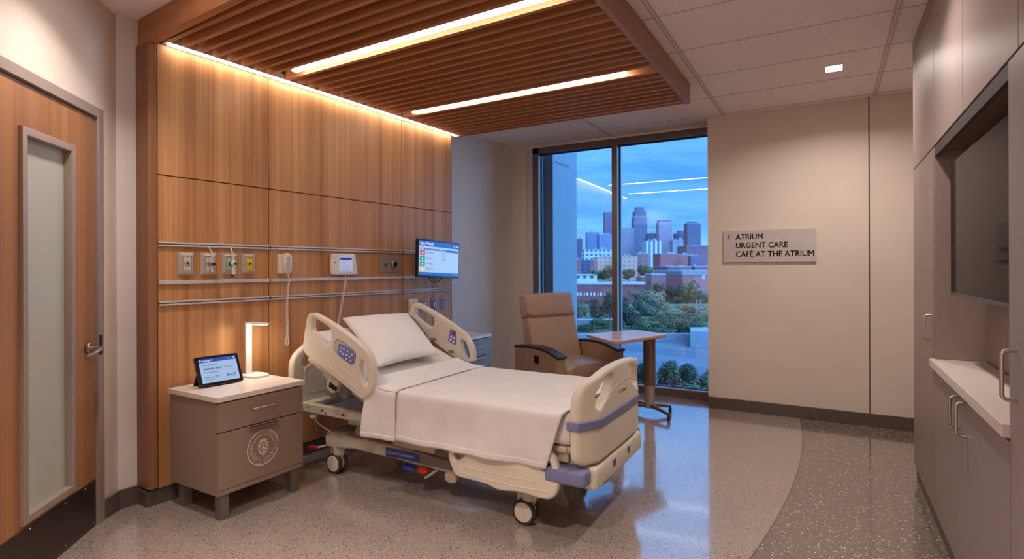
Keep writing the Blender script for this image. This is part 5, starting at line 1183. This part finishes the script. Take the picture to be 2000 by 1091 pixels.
def crown(rx, ry, rz_, cz, n, seed, leaf):
    rg = random.Random(seed); m = MB(); b = m.b
    bl_ = [(Vector((rg.uniform(-.5, .5) * rx, rg.uniform(-.5, .5) * ry, cz + rg.uniform(-.5, .5) * rz_)), rg.uniform(.4, .62)) for _ in range(9)]
    for k in range(n):
        c, f = rg.choice(bl_); d = Vector((rg.gauss(0, 1), rg.gauss(0, 1), rg.gauss(0, 1))).normalized(); rr2 = rg.uniform(.72, 1.05)
        p = c + Vector((d.x * rx * f * rr2, d.y * ry * f * rr2, d.z * rz_ * f * rr2))
        a = (d + Vector((rg.uniform(-.6, .6), rg.uniform(-.6, .6), rg.uniform(-.6, .6)))).normalized(); t1 = a.orthogonal().normalized(); t2 = a.cross(t1); s = leaf * rg.uniform(.6, 1.3)
        b.faces.new([b.verts.new(p + t1 * s), b.verts.new(p + t2 * s * .7), b.verts.new(p - t1 * s), b.verts.new(p - t2 * s * .7)])
    return m
def tree(label, px, py_top, py_base, Z, wpx, kind, trunk=True, name='tree', n=1400, seed=None):
    if Z < 62 and py_base > 596: Z = max(11.5, min(61, 4.26 * FPX / (py_base - HY + .7)))
    if 32 < Z < 35.4: Z = 35.4
    zb_ = ztop(py_base, Z, px); zt2 = ztop(py_top, Z, px); h = zt2 - zb_; w = wpx / FPX * Z / 2
    o = empty(name, label, 'tree' if name == 'tree' else 'shrub', OUT(px, Z, zb_), 0)
    if trunk:
        c0 = h * .28; cz = h * .64; rz_ = h * .36
        MB().tube([(0, 0, -.3), (0, 0, c0), (.02 * h, 0, h * .7)], lambda t: h * .022 * (1.2 - t), 8).build('trunk', BARK, o)
    else: cz = h * .5; rz_ = h * .5
    crown(w, w, rz_, cz, n, seed or int(px * 3 + py_top), max(.035, min(w, h) * .085)).build('foliage', LF[kind], o, smooth=0, recalc=False)
    return o
T = tree
T('dark upright young tree with a thin trunk, centre of the left pane', 1160, 569, 650, 45.6, 24, 'dark', n=2200); T('pale green tree just right of the recliner headrest', 1121, 578, 640, 50, 34, 'grey')
T('dark tree directly left of the mullion', 1190, 560, 648, 48, 34, 'dark', n=1800); T('dark tree at the left edge of the right pane', 1216, 572, 640, 47, 26, 'dark')
T('slender dark tree in the middle of the hedged garden', 1251, 575, 640, 47, 12, 'dark', n=900)
T('large rounded green tree before the brick hall', 1345, 548, 612, 75, 46, 'green', n=2600); T('dark green tree left of the large rounded one', 1312, 558, 604, 78, 30, 'dark', n=1800); T('grey-green tree at the right window edge', 1378, 562, 612, 72, 34, 'grey', n=1600); _more = [('olive meadow mound left of the mullion', 1172, 622, 640, 49, 60, 'green'), ('dark hedge line behind the pale lawn path', 1140, 634, 646, 47, 70, 'dark'),
 ('dark green ground shrub left of the upper garden mounds', 1236, 612, 634, 50, 50, 'green'), ('straw meadow strip right of the grey clipped mound', 1318, 606, 620, 55, 60, 'gold'),
 ('green meadow strip in front of the golden bank', 1350, 612, 632, 50, 80, 'green'), ('olive meadow strip behind the plaza wall shrubs', 1330, 622, 642, 43, 90, 'brown'),
 ('dark hedge strip behind the overbed table top', 1268, 636, 660, 39, 90, 'dark'), ('grey-green bank left of the golden sweeping mound', 1255, 566, 590, 66, 60, 'grey'),
 ('dark bush cluster far behind the golden bank', 1335, 584, 600, 80, 90, 'dark'), ('green bush cluster far behind the left lawn', 1150, 586, 606, 82, 90, 'green'),
 ('brown bush row at the far end of the garden', 1290, 572, 590, 95, 110, 'brown')]
for _l, *_a in _more: tree(_l, *_a, False, 'shrub', 2200)
T('low dark tree between the rounded tree and the right edge', 1362, 566, 612, 70, 26, 'dark')
T('wide green tree grove below the red mid-rises', 1164, 527, 552, 330, 56, 'green', n=2600, trunk=False); T('brown-tinged tree left of the mullion in the distance', 1190, 518, 556, 320, 30, 'brown', n=1500); T('rusty brown tree right of the mullion in the distance', 1226, 525, 556, 300, 34, 'brown', n=1800)
T('broad dark green tree below the striped block', 1262, 518, 547, 330, 44, 'green', n=2600, trunk=False); T('olive bush-like tree beside the small brick annex', 1282, 552, 570, 150, 34, 'brown', n=1400, trunk=False)
def S_(label, px, t, b, Z, w, kind, n=1100): return tree(label, px, t, b, Z, w, kind, False, 'shrub', n)
S_('golden grass mound sweeping down from the upper garden', 1283, 566, 606, 58, 58, 'gold', 2600); S_('big dark clipped hedge mound behind the overbed table', 1262, 578, 618, 52, 58, 'grey', 2600); S_('dark hedge mound at the left of the right pane', 1229, 594, 640, 50, 44, 'dark', 2200)
S_('golden grass mound in front of the dark hedge', 1300, 596, 614, 54, 22, 'gold'); S_('wide golden grass bank at the right window edge', 1350, 594, 612, 60, 76, 'gold', 2400); S_('low green hedge strip in mid garden', 1297, 612, 628, 48, 56, 'green', 2000)
S_('rust-coloured low shrub in mid garden', 1308, 622, 634, 44, 34, 'rust'); S_('tan grass tuft left of the rust-coloured shrub', 1280, 624, 640, 44.5, 34, 'gold'); S_('olive shrub band left of the tan grass', 1250, 628, 646, 42, 50, 'green', 1800)
S_('dark blue-green shrub above the plaza wall', 1330, 630, 661, 36.5, 46, 'dark', 2200); S_('round green shrub at the right window edge above the planter', 1364, 626, 661, 36, 44, 'green', 2200); S_('pale green shrub above the plaza wall, behind the table column', 1297, 638, 664, 35.5, 50, 'grey', 2200)
S_('low dark shrub right of the mullion', 1225, 640, 664, 36, 44, 'green', 1600); S_('straw-coloured grass tuft on the left lawn', 1138, 617, 630, 52, 30, 'gold'); S_('pale straw grass tuft beside the dark upright tree', 1180, 612, 628, 52, 26, 'gold'); S_('brown hedge mass behind the left lawn', 1130, 594, 624, 58, 60, 'brown', 2000); S_('brown hedge mass directly left of the mullion', 1182, 592, 622, 60, 46, 'brown', 1800)
S_('dark shrub by the window, left of the table column', 1252, 704, 768, 15, 44, 'dark', 2600); S_('bushy green shrub just right of the table column', 1304, 698, 768, 14.5, 52, 'green', 3000); S_('upright dark green shrub near the window, right part', 1341, 700, 770, 15, 42, 'dark', 3000)
S_('low green shrub in the corner by the right window jamb', 1378, 718, 775, 13.5, 44, 'green', 2400); S_('low purple-brown plant at the window foot', 1318, 728, 775, 13, 60, 'rust', 1600); S_('low green groundcover at the window foot', 1345, 742, 775, 12.2, 80, 'green', 1800); S_('dark low shrub seen through the footboard grip', 1222, 712, 768, 14.5, 40, 'dark', 1800)
for k, (px_, lab) in enumerate(((1360, 'white park umbrella post, left of two, on the garden terrace'), (1368, 'white park umbrella post, right of two, on the garden terrace'))):
    o = empty('garden_post', lab, 'post', OUT(px_, 50, ZP + .2)); MB().cyl((0, 0, 0), (0, 0, 1.2), .05, 8).box(-.16, .16, -.1, .1, .45, .52).build('post', CONC, o)
